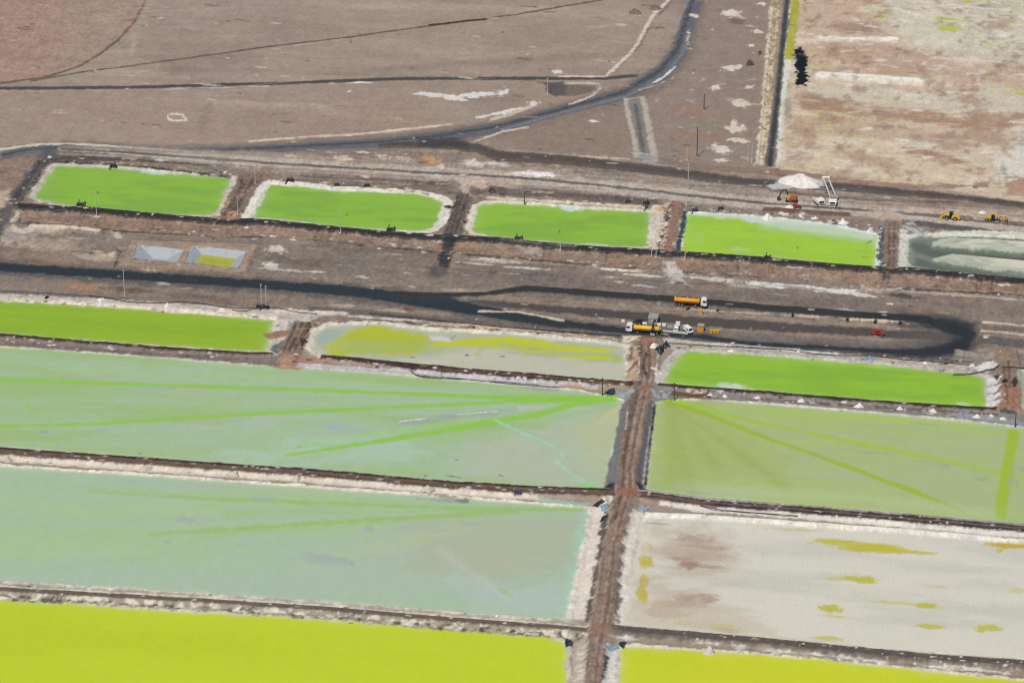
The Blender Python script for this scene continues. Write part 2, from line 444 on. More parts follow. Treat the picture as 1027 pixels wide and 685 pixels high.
# several tracks side by side along the first row
pale = S(188, 178, 164)
band([(0, 150), (40, 145), (70, 144), (168, 151), (250, 158)], 2.2, S(196, 188, 174), f=.5, rough=.5, patch=(4, -.5, .4, 3))
band([(40, 159), (130, 160), (250, 166), (330, 174), (450, 186)], 5, S(88, 80, 75), f=1, rough=.9, oid=track)
tr = [(60, 150, 2), (120, 153, 4), (170, 157, 7), (225, 161, 10), (250, 163), (345, 169), (430, 174), (520, 179), (605, 187), (684, 196), (770, 205), (860, 211), (940, 218), (1027, 227)]
band([(q[0], q[1] - 2) + ((q[2] * 1.5,) if len(q) > 2 else ()) for q in tr], 20, S(156, 141, 127), f=2, rough=1.6, a=.8)
band(tr, 12, S(178, 166, 152), f=1, rough=1, oid=track)
band([(q[0], q[1] - .5) for q in tr], 2.4, S(104, 97, 92), f=.7, rough=.4)
band([(q[0], q[1] + 4.5) for q in tr[:7]], 1.8, S(146, 134, 124), f=.7, rough=.4)
band([(300, 178), (400, 184), (470, 192), (560, 196), (650, 203)], 5, S(112, 99, 90), f=1, rough=1, patch=(4, -.4, .5, 4))
band([(480, 189), (540, 192), (620, 199), (660, 203)], 4, S(100, 90, 84), f=.8, rough=.8)
band([(640, 176), (700, 184), (770, 192)], 4, S(158, 142, 126), f=1, rough=.8, a=.8)
band([(770, 196), (850, 204), (930, 208), (1027, 214)], 5, S(172, 154, 138), f=1, rough=1, patch=(4, -.4, .5, 4))
band([(775, 192), (840, 198), (900, 202), (960, 203)], 2.0, S(112, 92, 82), f=.7, rough=.5, patch=(4, -.5, .5, 4))
band([(765, 211), (800, 214), (852, 217)], 5, S(108, 90, 80), f=.6, rough=.6, lift=.7, lw=1.2)
band([(905, 222), (960, 229), (1027, 237)], 5.5, S(98, 90, 88), f=.7, rough=.7, oid=track)
band([(915, 214), (970, 218), (1027, 224)], 2.0, S(120, 108, 102), f=.6)
band([(915, 208), (970, 214), (1027, 220)], 3, S(180, 160, 146), f=.8, rough=.8, a=.8)
# pale and orange patches there
for (a_, b_, c_, d_, g_, cc) in [(342, 159, 16, 6, 4, S(196, 182, 166)), (384, 158, 18, 5, 4, S(194, 178, 160)), (364, 153, 16, 3, 4, S(208, 198, 180)), (407, 160, 18, 6, 6, S(196, 176, 152)), (432, 160, 22, 9, 6, S(184, 148, 108)),
                             (442, 167, 10, 6, 4, S(212, 196, 172)), (474, 164, 26, 8, 5, S(208, 192, 178)), (500, 165, 34, 6, 6, S(206, 190, 178)), (536, 175, 44, 7, 4, S(224, 216, 206)), (546, 175, 26, 5, 4, S(232, 226, 220)),
                             (569, 170, 14, 3, 0, S(176, 160, 144)), (292, 157, 14, 3, 4, S(190, 178, 164)), (160, 161, 16, 3, 4, S(196, 196, 190)), (367, 178, 12, 4, 4, S(206, 196, 180)), (437, 177, 12, 5, 4, S(204, 194, 180)),
                             (466, 186, 34, 14, 80, S(186, 172, 158)), (477, 184, 30, 10, 10, S(188, 168, 150)), (425, 163, 12, 4, 4, S(160, 112, 66)), (270, 171, 26, 4, 4, S(150, 124, 106)), (545, 193, 20, 3, 6, S(176, 164, 150)), (820, 202, 80, 4, 4, S(176, 164, 148)), (910, 219, 24, 8, 20, S(186, 170, 154)), (885, 213, 30, 8, 5, S(182, 166, 150)), (500, 185, 40, 6, 8, S(176, 160, 146)), (620, 180, 60, 5, 5, S(156, 138, 122))]:
    blob(a_, b_, c_, d_, cc, ang=g_, a=.85)

# wheel tracks and scraper marks on the worked ground
for i in range(150):
    xx = random.uniform(-20, 1000); z_ = random.random()
    yy = (random.uniform(228, 300) + xx * .055) if z_ < .5 else ((random.uniform(146, 176) + xx * .045) if z_ < .8 else random.uniform(0, 150))
    ln = random.uniform(30, 170); k_ = random.uniform(.05, .095) if z_ < .8 else random.uniform(-.12, .1)
    if z_ >= .8 and xx + ln > 770: continue
    band([(xx, yy), (xx + ln * .5, yy + ln * .5 * k_ + random.uniform(-1.2, 1.2)), (xx + ln, yy + ln * k_)], random.uniform(.8, 2.2),
         random.choice([S(176, 160, 144), S(96, 86, 79), S(88, 80, 75), S(160, 144, 130)]) if z_ < .8 else random.choice([S(170, 156, 144), S(130, 114, 103)]),
         f=.6, rough=.5, a=random.uniform(.2, .55), patch=(4, random.uniform(-.5, .2), .5, 5))
# the black haul road and the terraces below it
band([(0, 246), (60, 248), (110, 256)], 10, S(126, 109, 96), f=2, rough=2)
A = [(0, 268, 8.5), (131, 276.5, 8.5), (270, 286, 8.5), (355, 292.5, 10), (408, 299.5, 12), (460, 308, 12), (520, 318, 9), (552, 323.5, 8), (600, 329, 7), (626, 332, 6), (700, 337.5, 4.5), (757, 345, 4), (862, 351.5, 5), (928, 355, 6)]
B = [(395, 297, 5), (434, 298, 5), (487, 297, 4), (510, 293.5, 5), (526, 291.5, 6), (552, 293, 6), (605, 297, 6), (668, 301.5, 6), (710, 305, 6), (770, 311, 6.5), (862, 318, 7), (930, 323, 8)]
Cc = [(470, 302, 4), (500, 305, 6), (605, 314.5, 9), (700, 322.5, 10), (770, 327.5, 9), (888, 334.5, 8), (975, 339, 9)]
strip([(380, 302), (520, 299), (605, 301), (710, 309), (862, 321), (960, 331)], [(380, 306), (520, 325), (700, 335), (862, 350), (960, 350)], S(140, 125, 111), f=1.5, rough=1, grit=1.1)
strip([(640, 325), (757, 334), (862, 341), (960, 344)], [(640, 332), (757, 343), (862, 350), (930, 352)], S(122, 112, 103), f=1, rough=1)
band([(q[0], q[1] + q[2] * .5 + 3.2) for q in B[3:]], 4.5, S(154, 136, 118), f=.8, rough=.7)
band(Cc, 9, S(82, 76, 72), f=1.3, rough=.9, oid=haul, grit=.7)
band([(q[0], q[1] - q[2] * .5 - .6) for q in A], 1.2, S(132, 122, 112), f=.5, rough=.4, a=.6)
band([(q[0], q[1] + 1, q[2] + 7) for q in A], 8, S(90, 86, 83), f=3.2, rough=1.8, a=.85)
band(A, 8, BLACKROAD, f=.8, rough=.6, oid=haul, grit=.5)
band([(q[0], q[1] - q[2] * .5, 2.2) for q in B[3:]], 1.6, S(120, 113, 107), f=.6, rough=.3)
band([(q[0], q[1] + 1, q[2] + 5) for q in B[3:]], 8, S(92, 86, 82), f=2.4, rough=1.5, a=.7)
band(B, 6, S(56, 56, 56), f=.7, rough=.5, oid=haul, grit=.5, lift=.9, lw=2)
# loop where the haul road turns back
lp = [(900, 319.5, 7), (930, 323, 9), (955, 327, 15), (970, 333, 22), (968, 343, 20), (950, 350, 13), (928, 354.5, 8), (900, 354, 6)]
band([(q[0], q[1], q[2] + 8) for q in lp], 8, S(80, 78, 77), f=4, rough=2, a=.8)
blob(930, 340, 70, 18, S(92, 87, 84), f=3, a=.7)
band(lp, 8, S(56, 58, 60), f=2.6, rough=.9, oid=haul, grit=.5)
band([(955, 330, 8), (973, 336, 11), (966, 346, 8), (945, 351, 5)], 8, S(40, 43, 47), f=1.8, rough=1.0, a=.95)
band([(862, 318.5, 6), (900, 321, 7), (930, 324, 8), (958, 329, 12), (974, 337, 13), (964, 346, 12), (940, 352.5, 9), (900, 354.5, 7), (862, 352, 5)], 8, S(48, 51, 55), f=1.2, rough=.8, a=.85)
band([(480, 312), (520, 317 - 4), (545, 317.5), (566, 322)], 1.8, S(198, 182, 164), f=.4, rough=.4)
band([(690, 310.5), (760, 315), (862, 322), (932, 326.5)], 1.2, S(190, 172, 154), f=.4, rough=.4, patch=(5, -.3, .4, 4))
for xx in (757 + 38, 757 + 93, 757 + 121, 757 + 146, 720, 690):
    blob(xx, 310 + (xx - 690) * .073, 4, 3, S(46, 44, 42), f=.3)
# right end of the terraces
band([(985, 323), (1027, 327)], 2.0, S(196, 182, 166), f=.4, rough=.4); band([(984, 332), (1005, 333), (1027, 336)], 2.2, S(190, 174, 156), f=.4, rough=.4)
band([(985, 328), (1027, 331)], 4, S(116, 104, 96), f=.8)
band([(980, 340), (1027, 345)], 8, S(96, 92, 88), f=1.2, rough=1)
blob(988, 338, 8, 4, S(200, 194, 184), f=.4)
band([(960, 353), (990, 358), (1027, 352)], 5, S(152, 140, 126), f=1, rough=1)
blob(1007, 353, 14, 12, S(104, 100, 98), f=1.5)

# bits of pale ground in the work zone
for (a_, b_, c_, d_, g_, cc) in [(40, 230, 60, 10, 5, S(170, 154, 138)), (14, 237, 50, 26, 5, S(168, 156, 144)), (50, 246, 90, 14, 5, S(162, 148, 134)), (95, 258, 60, 8, 6, S(176, 158, 138)), (80, 222, 30, 6, 0, S(174, 156, 136)), (60, 262, 90, 7, 6, S(140, 118, 102)), (30, 263, 60, 6, 4, S(122, 104, 90)), (112, 256, 8, 6, -30, S(200, 184, 156)), (100, 254, 18, 4, 10, S(184, 166, 142)), (118, 236, 12, 6, 0, S(196, 182, 162)),
                             (140, 268, 24, 3, 4, S(176, 160, 142)), (148, 271, 18, 3, 6, S(180, 164, 146)), (85, 289, 36, 6, 4, S(162, 124, 96)), (130, 291, 60, 6, 5, S(104, 86, 74)), (200, 299, 70, 8, 5, S(118, 101, 88)), (25, 284, 26, 5, 4, S(132, 122, 112)), (163, 285, 16, 3, 4, S(176, 166, 150)), (55, 298, 90, 6, 4, S(112, 104, 96)),
                             (277, 250, 22, 9, 3, S(206, 198, 184)), (272, 266, 20, 8, 5, S(216, 212, 202)), (285, 271, 60, 2.5, 4, S(198, 188, 172)), (318, 273, 26, 2, 4, S(206, 198, 184)), (363, 278, 16, 3, 5, S(184, 172, 156)), (412, 288, 10, 3, 0, S(178, 168, 154)), (460, 291, 14, 3, 0, S(176, 164, 150)), (497, 262, 60, 4, 4, S(190, 178, 160)), (490, 260, 26, 3, 4, S(214, 204, 188)), (527, 269, 50, 2.5, 4, S(204, 192, 176)), (479, 265, 40, 2.2, 4, S(196, 186, 172)),
                             (620, 271, 50, 2.5, 4, S(222, 212, 196)), (640, 276, 48, 3, 4, S(210, 200, 186)), (612, 278, 12, 2, 4, S(198, 190, 180)), (645, 287, 28, 2, 5, S(182, 174, 166)), (622, 283, 14, 2, 4, S(184, 176, 164)), (672, 268, 14, 16, 70, S(196, 188, 178)), (680, 279, 24, 6, 30, S(190, 178, 166)),
                             (720, 281, 70, 5, 6, S(208, 200, 190)), (770, 286, 60, 6, 4, S(222, 218, 210)), (830, 291, 80, 6, 5, S(222, 220, 214)), (862, 296, 30, 4, 6, S(214, 210, 202)), (800, 289, 60, 3, 6, S(150, 138, 128)), (750, 288, 40, 3, 6, S(176, 164, 152)), (875, 290, 26, 10, 0, S(180, 158, 140)), (895, 288, 18, 10, 0, S(186, 166, 150)), (885, 281, 14, 10, 80, S(96, 88, 84)),
                             (893, 305, 8, 2, 4, S(216, 210, 200)), (886, 313, 7, 1.6, 0, S(226, 220, 212)), (905, 297, 40, 5, 8, S(74, 70, 68)), (960, 296, 120, 3, 4, S(176, 162, 148)), (1010, 300, 40, 3, 4, S(186, 174, 160)), (300, 310, 60, 8, 5, S(136, 124, 112)), (345, 307, 40, 4, 4, S(170, 154, 138)), (430, 314, 70, 5, 5, S(140, 124, 108)), (395, 312, 34, 4, 4, S(176, 160, 142))]:
    blob(a_, b_, c_, d_, cc, ang=g_, a=.85)
strip([(255, 228), (350, 238), (440, 248)], [(255, 240), (350, 252), (440, 262)], S(98, 88, 82), f=3, rough=2, a=.6, patch=(5, -.2, .5, 4))
blob(300, 262, 80, 14, S(102, 92, 84), f=3, a=.7, patch=(5, -.2, .5, 3))
band([(112, 247), (121, 253), (117, 262), (114, 270)], 1.2, S(64, 58, 54), f=.4, rough=.3)
# platform with the two lined basins
area([(131, 241), (259, 245.5), (247, 276), (117, 268.5)], S(120, 102, 89), f=1.0, rough=.8)
area([(133, 242), (258, 246), (246, 275), (119, 268)], S(152, 133, 116), f=.8, rough=.6, lift=.62, lw=2.5)
area([(138, 246), (184, 250.3), (177.5, 263), (134.5, 259.5)], S(150, 146, 142), z=.62, f=.5, rough=0)
area([(193, 247), (247, 251.8), (239, 269), (185, 263)], S(150, 146, 142), z=.62, f=.5, rough=0)
PITS = [[(138, 246), (184, 250.3), (177.5, 263), (134.5, 259.5)], [(193, 247), (247, 251.8), (239, 269), (185, 263)]]
# road along the left end of the first pond
band([(55, 152), (40, 164), (28, 180), (13, 200), (4, 216), (-10, 245)], 13, S(94, 90, 88), f=1.2, rough=.9, oid=track)
band([(42, 161), (26, 184), (12, 203)], 4, S(70, 68, 68), f=1, rough=.6)
band([(46, 164), (32, 188), (20, 203)], 2.5, S(62, 56, 52), f=.6, rough=.7, patch=(2, -.2, .4, 1))
area([(0, 162), (25, 157), (36, 160), (14, 190), (0, 200), (-300, 200), (-300, 160)], S(140, 120, 106), f=1.5, rough=1.5)
area([(0, 192), (12, 190), (4, 208), (-30, 212)], S(172, 152, 134), f=1, rough=1)
blob(12, 222, 40, 18, S(110, 104, 100), f=3, a=.8)
# sandy ring left of the banks
band([(20, 214), (13, 222), (14, 230), (22, 233), (32, 230)], 5, S(192, 178, 160), f=.7, rough=.8)
band([(30, 228.5), (50, 229), (75, 230), (102, 233.5)], 3.4, S(206, 188, 168), f=.5, rough=.5, lift=.9, lw=1.5)
area([(22, 213), (60, 215), (68, 226), (28, 227), (17, 222)], S(100, 82, 70), f=1.2, rough=1)

# ------------------------------------------------------------------ ponds
PONDS = []


def pond(key, name, label, top, bot, col, col2=None, rim=2.0, rimcol=CRUST, edge=.6, rough=.8, ns=(18, 6), mix=.8, part='brine', rimrough=.9, liftrim=.35, shelf=.3):
    poly = edges(top, bot)
    rid = newid(name, ('salt_rim', key)); wid = newid(name, (part, key))
    PONDS.append((key, name, label, wid, rid, part))
    if rim:
        m = rim * 2 + 2
        sl_, d = sdf(poly, m)
        x = X[sl_]; y = Y[sl_]
        dd = d + rimrough * fbm(x / 3.5, y / 3.5, 3, seed()) - rim
        al = 1 - sst(-.5, .5, dd)
        C[sl_] += (np.asarray(rimcol, np.float32) - C[sl_]) * al[..., None].astype(np.float32)
        OID[sl_][dd < 0] = rid
        GRIT[sl_] += (1.35 - GRIT[sl_]) * al
        hh = H[sl_]; np.maximum(hh, (liftrim * (1 - sst(-.3, 1.2, dd))).astype(np.float32), out=hh)
    sl_, d = sdf(poly, 4)
    x = X[sl_]; y = Y[sl_]
    dd = d + rough * fbm(x / 3.0, y / 3.0, 3, seed())
    al = (1 - sst(-edge, edge * .7, dd)).astype(np.float32)
    n = fbm(x / ns[0], y / ns[1], 4, seed())
    c = np.asarray(col, np.float32)[None, None] * np.ones(x.shape + (1,), np.float32)
    if col2 is not None:
        c = c + (np.asarray(col2) - np.asarray(col))[None, None] * (mix * sst(-.5, .7, n))[..., None]
    if shelf:
        sh = shelf * np.clip(np.exp(np.minimum(dd, 0) / 1.3) * (1 + .9 * fbm(x / 14, y / 9, 3, seed())), 0, 1)
        c = c + (np.asarray(S(206, 208, 176)) - c) * sh[..., None]
    C[sl_] += (c.astype(np.float32) - C[sl_]) * al[..., None]
    GRIT[sl_] += (.12 - GRIT[sl_]) * al
    OID[sl_][dd < 0] = wid
    hh = H[sl_]
    hh[:] = hh * sst(0, 1.4, d).astype(np.float32)
    return poly


G1, G1b = S(138, 180, 60), S(124, 166, 64)
pond('f1', 'evaporation_pond', 'bright green brine pond at the left end of the far row, beside a dirt road',
     [(55, 167), (90, 167.5), (129, 170), (180, 175), (234, 179)], [(34, 198), (50, 203), (71, 206.5), (131, 213), (180, 216), (215, 216)], G1, G1b, rim=2.2, rimcol=S(190, 180, 166), edge=1.0, rough=1.0)
pond('f2', 'evaporation_pond', 'green brine pond with a broad white salt edge, second from left in the far row',
     [(271, 185.5), (300, 187), (339, 192), (380, 193), (418, 195), (436, 199), (444, 203)], [(253, 218), (300, 223), (342, 228.5), (390, 231), (421, 232), (433, 229), (440, 221)], G1, G1b, rim=4.2, rimcol=S(214, 208, 196), edge=.9)
pond('f3', 'evaporation_pond', 'green brine pond in the far row between two dirt crossings, third from left',
     [(480, 207), (486, 204.5), (500, 204), (560, 207.5), (587, 210), (620, 211.5), (647, 212.5), (652, 214)], [(473, 229), (478, 234), (500, 238.5), (560, 244), (600, 247), (642, 248), (650, 247)], S(140, 182, 58), S(126, 168, 62), rim=2.6, rimcol=S(206, 198, 182), edge=.8)
pond('f4', 'evaporation_pond', 'green brine pond with a milky white upper margin, directly below the white dump trucks',
     [(688, 214), (740, 216), (789, 221), (836, 227), (880, 236)], [(683, 254), (757, 259.5), (800, 263), (836, 266.5), (877, 269)], S(160, 196, 58), S(148, 188, 64), rim=1.2, rimcol=S(214, 212, 204), edge=.5, rough=.4)
pond('f5', 'evaporation_pond', 'half drained grey pond with pale salt windrows, at the right end of the far row',
     [(912, 240), (922, 236.5), (960, 236), (1027, 240)], [(908, 262), (916, 269), (960, 274), (1027, 281)], S(122, 130, 114), S(102, 111, 100), rim=2.6, rimcol=S(196, 194, 176), edge=.6, ns=(30, 5))
pond('s1', 'evaporation_pond', 'deep green brine pond at the left edge under the pipeline bank',
     [(0, 302), (110, 308), (190, 314.5), (276, 321)], [(0, 335), (80, 341), (158, 347), (242, 352), (267, 352.5), (266, 345), (272, 336)][:5] + [], S(145, 176, 42), S(134, 170, 46), rim=2.4, rimcol=S(206, 194, 176), edge=.5, ns=(40, 6))
pond('s2', 'evaporation_pond', 'shallow grey pond streaked yellow green, between the bright green ponds of the second row',
     [(313, 343), (317, 333), (330, 327), (376, 325), (434, 332), (520, 336), (590, 343), (626, 348)], [(313, 349), (324, 358), (408, 367), (470, 371), (520, 375), (600, 380), (628, 380), (634, 368), (632, 356)][:7], S(172, 178, 156), S(188, 188, 168), rim=2.5, rimcol=S(206, 198, 180), edge=.8)
pond('s3', 'evaporation_pond', 'bright green brine pond right of the parked tanker truck and yellow hut',
     [(676, 363), (684, 354), (692, 352), (757, 356.5), (875, 365), (962, 374), (988, 379)], [(664, 384), (700, 388), (770, 393), (862, 402), (950, 408), (990, 409)], S(142, 184, 52), S(130, 172, 56), rim=3.2, rimcol=S(186, 180, 168), edge=.7)
pond('s4', 'evaporation_pond', 'small grey dried pond cut by the right picture edge beside the brown crossing',
     [(1020, 372), (1027, 373), (1090, 378)], [(1018, 404), (1027, 408), (1090, 414)], S(166, 166, 142), S(150, 156, 138), rim=1.2, rimcol=S(196, 190, 178))
pond('t1', 'evaporation_pond', 'wide pale green pond with fanning green streaks left of the central causeway',
     [(0, 348), (80, 353.5), (158, 359), (242, 365.5), (339, 371.5), (430, 379), (520, 387), (579, 392), (624, 402)], [(0, 448), (142, 459), (268, 467.5), (300, 470), (450, 483.5), (540, 489), (606, 491)], S(163, 186, 148), S(157, 182, 120), rim=1.0, rimcol=S(196, 198, 190), edge=.6, rough=.5, ns=(60, 9), mix=1)
pond('t2', 'evaporation_pond', 'wide olive green pond with crossing green lines right of the central causeway',
     [(658, 404), (700, 401), (757, 405), (862, 413), (940, 420), (1007, 427), (1027, 429)], [(649, 492), (700, 498), (780, 505), (860, 511), (1027, 526)], S(168, 183, 112), S(164, 179, 128), rim=1.0, rimcol=S(190, 192, 176), edge=.6, rough=.5, ns=(50, 8), mix=1)
pond('u1', 'evaporation_pond', 'wide pale blue green pond in the lower left, just above the yellow green pond',
     [(0, 468), (143, 477), (268, 486), (300, 488), (443, 498.5), (540, 506), (589, 510)], [(0, 582), (120, 589), (200, 594), (340, 604), (450, 612), (520, 618), (568, 620)], S(167, 190, 146), S(165, 187, 154), rim=1.6, rimcol=S(214, 204, 190), edge=.8, rough=.6, ns=(60, 10), mix=1)
pond('u2', 'evaporation_pond', 'dried white salt pond with yellow and brown blotches in the lower right',
     [(646, 519), (700, 520.5), (800, 528), (900, 535), (1027, 546)], [(622, 627), (700, 634), (770, 639), (860, 648), (940, 655), (1027, 661)], S(207, 203, 187), S(195, 193, 177), rim=1.6, rimcol=S(214, 206, 192), edge=.8, part='salt_bed', ns=(40, 9), mix=1)
pond('v1', 'evaporation_pond', 'vivid yellow green pond along the bottom left of the picture',
     [(0, 601), (143, 611), (250, 617), (340, 623), (450, 630), (550, 638), (567, 645)], [(0, 800), (300, 815), (571, 830)], S(188, 203, 48), S(182, 199, 42), rim=1.5, rimcol=S(190, 182, 164), edge=.5, rough=.6, ns=(60, 20), shelf=.2)
pond('v2', 'evaporation_pond', 'vivid yellow green pond cut by the bottom edge at the lower right',
     [(623, 648), (700, 652), (770, 657), (843, 663), (950, 675), (1027, 683)], [(610, 830), (800, 835), (1027, 850)], S(196, 203, 44), S(189, 200, 44), rim=1.4, rimcol=S(200, 192, 176), edge=.5, rough=.5, ns=(60, 20))

# milky patches in the green ponds
for (a_, b_, c_, d_, cc, al) in [(155, 173, 34, 6, S(196, 204, 190), .9), (572, 209.5, 28, 7, S(206, 212, 206), .9), (340, 191, 18, 4, S(190, 200, 170), .7), (740, 250, 22, 6, S(176, 200, 140), .5), (700, 238, 14, 12, S(160, 196, 110), .4), (735, 388, 34, 8, S(196, 208, 190), .9), (725, 386, 14, 6, S(190, 205, 180), .6), (966, 405, 18, 4, S(190, 206, 160), .7), (880, 368, 30, 4, S(160, 205, 90), .5), (600, 246, 30, 3, S(200, 206, 190), .6)]:
    blob(a_, b_, c_, d_, cc, a=al, f=1.6, rough=1.2)
strip([(688, 213), (740, 215), (789, 220), (836, 226), (880, 235)], [(688, 215), (740, 220), (789, 230), (836, 236), (880, 242)], S(200, 208, 198), f=2.0, rough=1.2, a=.95)
strip([(760, 222), (836, 228), (880, 237)], [(760, 230), (836, 240), (880, 246)], S(176, 200, 140), f=2.0, rough=1.2, a=.5)
for (a_, b_) in [(98, 193), (348, 215), (561, 232), (800, 249), (687, 232)]:
    blob(a_, b_, 2.0, 3, S(80, 110, 48), f=.4, a=.9)
blob(872, 243, 7, 3, S(110, 150, 50), f=.6, a=.8, ang=-20); blob(868, 258, 12, 3, S(120, 165, 52), f=.8, a=.6)
# s1: ragged right end and the brown spit running into it
area([(276, 319), (290, 320), (284, 358), (262, 356), (268, 350), (273, 346), (268, 341), (277, 333), (272, 328)], S(200, 190, 174), f=.5, rough=1.0, rs=2)
area([(262, 337), (268, 334), (290, 331), (292, 336), (272, 341)], S(150, 116, 94), f=.4, rough=.6, rs=2)
area([(270, 352), (282, 341), (289, 342), (280, 357)], S(110, 114, 108), f=.5, rough=.5)
area([(290, 322), (300, 320), (292, 332), (288, 330)], S(148, 154, 150), f=.5, rough=.5)
# s2: yellow green tongue
YG = S(176, 184, 50)
strip([(321, 346), (340, 336), (355, 332), (376, 328), (431, 336)], [(321, 349), (337, 357), (360, 358), (381, 359), (418, 353), (432, 341)], YG, f=2.2, rough=2.2, patch=(8, -.55, .6, 3))
strip([(345, 338), (480, 339), (620, 350)], [(345, 356), (480, 352), (620, 363)], S(166, 178, 78), f=2.5, rough=2, a=.75, patch=(6, -.15, .5, 5))
strip([(437, 343), (481, 339), (520, 337.5), (566, 346), (616, 351)], [(437, 347), (481, 348), (534, 353), (574, 361), (614, 362)], S(186, 192, 54), f=1.5, rough=1.6, patch=(7, -.5, .5, 5))
strip([(500, 344), (566, 352), (616, 356)], [(500, 346), (566, 355), (616, 357)], S(160, 172, 130), f=1, rough=1, a=.6)
area([(316, 344), (326, 332), (345, 332), (338, 340), (322, 347)], S(160, 172, 158), f=1.2, rough=1)
strip([(400, 360), (470, 352), (520, 356), (624, 366)], [(400, 365), (470, 369), (520, 374), (626, 379)], S(190, 186, 164), f=2, rough=1.5, a=.85)
band([(420, 364), (455, 362), (478, 359), (483, 349)], 1.6, S(200, 190, 172), f=.6, rough=.5)
band([(478, 358), (484, 350), (492, 345)], 4, S(170, 186, 110), f=1, rough=.6, a=.8)
blob(442, 340, 22, 6, S(208, 202, 188), a=.9); blob(555, 340, 40, 5, S(206, 196, 180), a=.7)
for (a_, b_) in [(414, 358.5), (503, 357.5), (468, 356)]:
    blob(a_, b_, 6, 1.2, S(80, 90, 60), f=.4)
strip([(470, 440), (560, 425), (622, 410)], [(450, 478), (560, 486), (604, 488)], S(176, 184, 160), f=6, rough=4, a=.8)
blob(520, 465, 110, 24, S(178, 180, 156), f=4, a=.6, patch=(5, 0, .6, 4))
blob(420, 455, 120, 16, S(170, 184, 168), f=4, a=.6, patch=(5, 0, .6, 5))
blob(180, 445, 300, 14, S(168, 190, 136), f=4, a=.5, patch=(6, 0, .6, 6))
blob(250, 400, 300, 10, S(166, 182, 162), f=4, a=.5, patch=(5, .1, .6, 6))
area([(570, 432), (600, 418), (622, 408), (616, 440), (600, 470)], S(184, 186, 142), f=4, rough=3, a=.6)
band([(597, 425), (610, 417), (620, 411)], 6, S(196, 188, 134), f=1.5, rough=2, a=.7)
band([(400, 424, 4), (440, 420, 7), (490, 415, 6), (520, 411, 4)], 6, S(150, 164, 152), f=1, rough=1.2, a=.9, patch=(3, -.3, .5, 4))
band([(400, 423), (440, 418), (500, 412)], 1.2, S(206, 208, 196), f=.4, rough=.5, patch=(3, -.1, .4, 4))
band([(520, 410), (560, 408), (590, 410)], 3, S(188, 186, 166), f=1, rough=1, patch=(2, -.1, .4, 3))
strip([(200, 456), (300, 440), (400, 434)], [(250, 464), (350, 470), (430, 455)], S(172, 196, 176), f=5, rough=4, a=.6)
for (a_, b_, c_, d_) in [(46, 433, 22, 4), (103, 430, 18, 5), (166, 427, 14, 4), (64, 412, 16, 3), (129, 411, 14, 4), (186, 408, 18, 4), (262, 399, 60, 4), (238, 424, 18, 4), (15, 372, 22, 4), (290, 396, 70, 6), (340, 428, 60, 7), (362, 431, 26, 5), (300, 409, 40, 4), (150, 390, 40, 5), (3, 417, 16, 4)]:
    blob(a_, b_, c_, d_, S(158, 174, 172), a=.75, f=1.0, patch=(3, -.3, .5, 3))
for (a_, b_, c_, d_) in [(46, 433.5, 12, 1.5), (105, 430.5, 12, 2), (140, 455, 5, 3)]:
    blob(a_, b_, c_, d_, S(122, 136, 128), a=.8, f=.5, patch=(1.5, -.1, .4, 2))
band([(17, 397), (32, 410), (50, 420)], 1, S(140, 190, 100), f=.6, a=.7)
for (a_, b_, c_) in [(300, 448, 4), (427, 477, 3), (455, 478, 16), (503, 477, 8), (458, 461, 3)]:
    blob(a_, b_, c_, 1.4, S(92, 110, 90), a=.8, f=.3, rough=.6, ang=10)
for (ox, oy, tg) in [(618, 402, [(0, 352 + 9 * k) for k in range(11)] + [(100 + 70 * k, 462 + 5 * k) for k in range(6)]), (588, 511, [(0, 475 + 10 * k) for k in range(11)] + [(60 + 70 * k, 588 + 6 * k) for k in range(7)])]:
    for k_, (ex, ey) in enumerate(tg):
        ex += random.uniform(-20, 20); ey += random.uniform(-3, 3)
        u0 = random.uniform(.05, .35); u1 = random.uniform(.55, 1.0)
        pa = (ox + (ex - ox) * u0, oy + (ey - oy) * u0, 1.5); pb = (ox + (ex - ox) * (u0 + u1) / 2, oy + (ey - oy) * (u0 + u1) / 2, random.uniform(3, 6)); pc = (ox + (ex - ox) * u1, oy + (ey - oy) * u1, random.uniform(5, 10))
        if pc[0] < 3: pc = (3,) + pc[1:]
        band([pa, pb, pc], 5, random.choice([S(172, 186, 170), S(174, 184, 168), S(152, 184, 112), S(160, 186, 124), S(168, 176, 160)]), f=2.6, rough=1.2, rs=8, a=random.uniform(.3, .6), patch=(6, -.3, .7, 4))
# t1 streaks
GS = S(140, 192, 66)
band([(0, 381, 3), (120, 385, 3), (250, 389, 3.2), (400, 394.5, 3.4), (520, 399, 5), (579, 400, 7), (620, 399, 7)], 3, GS, f=.9, rough=.4, a=.9)
band([(0, 427.5, 3), (100, 425, 3), (250, 415.5, 3), (400, 408, 3), (520, 402.5, 4), (590, 401, 6)], 3, GS, f=.9, rough=.4, a=.9)
band([(285, 457, 2), (350, 447, 4), (420, 436, 5), (487, 424.5, 6), (540, 415, 6), (579, 405, 5), (615, 400, 4)], 4, S(142, 192, 74), f=1.0, rough=.5, a=.95)
band([(300, 446), (400, 432), (480, 421)], 3, S(160, 200, 120), f=2, a=.6)
band([(60, 370), (250, 378), (400, 388)], 3, S(158, 196, 120), f=2, a=.5)
band([(495, 420, 2), (518, 432, 2.5), (540, 440, 3), (553, 445, 3), (566, 457, 3), (558, 463, 3), (575, 477, 4), (595, 489, 7)], 3, S(164, 202, 178), f=.9, rough=.7, a=.75, patch=(4, -.5, .5, 1))
band([(505, 420), (522, 431), (556, 444), (569, 457)], 1.2, S(140, 190, 150), f=.5, rough=.4, a=.6)
band([(600, 489, 8), (585, 486, 4)], 6, S(150, 200, 120), f=1, a=.8)
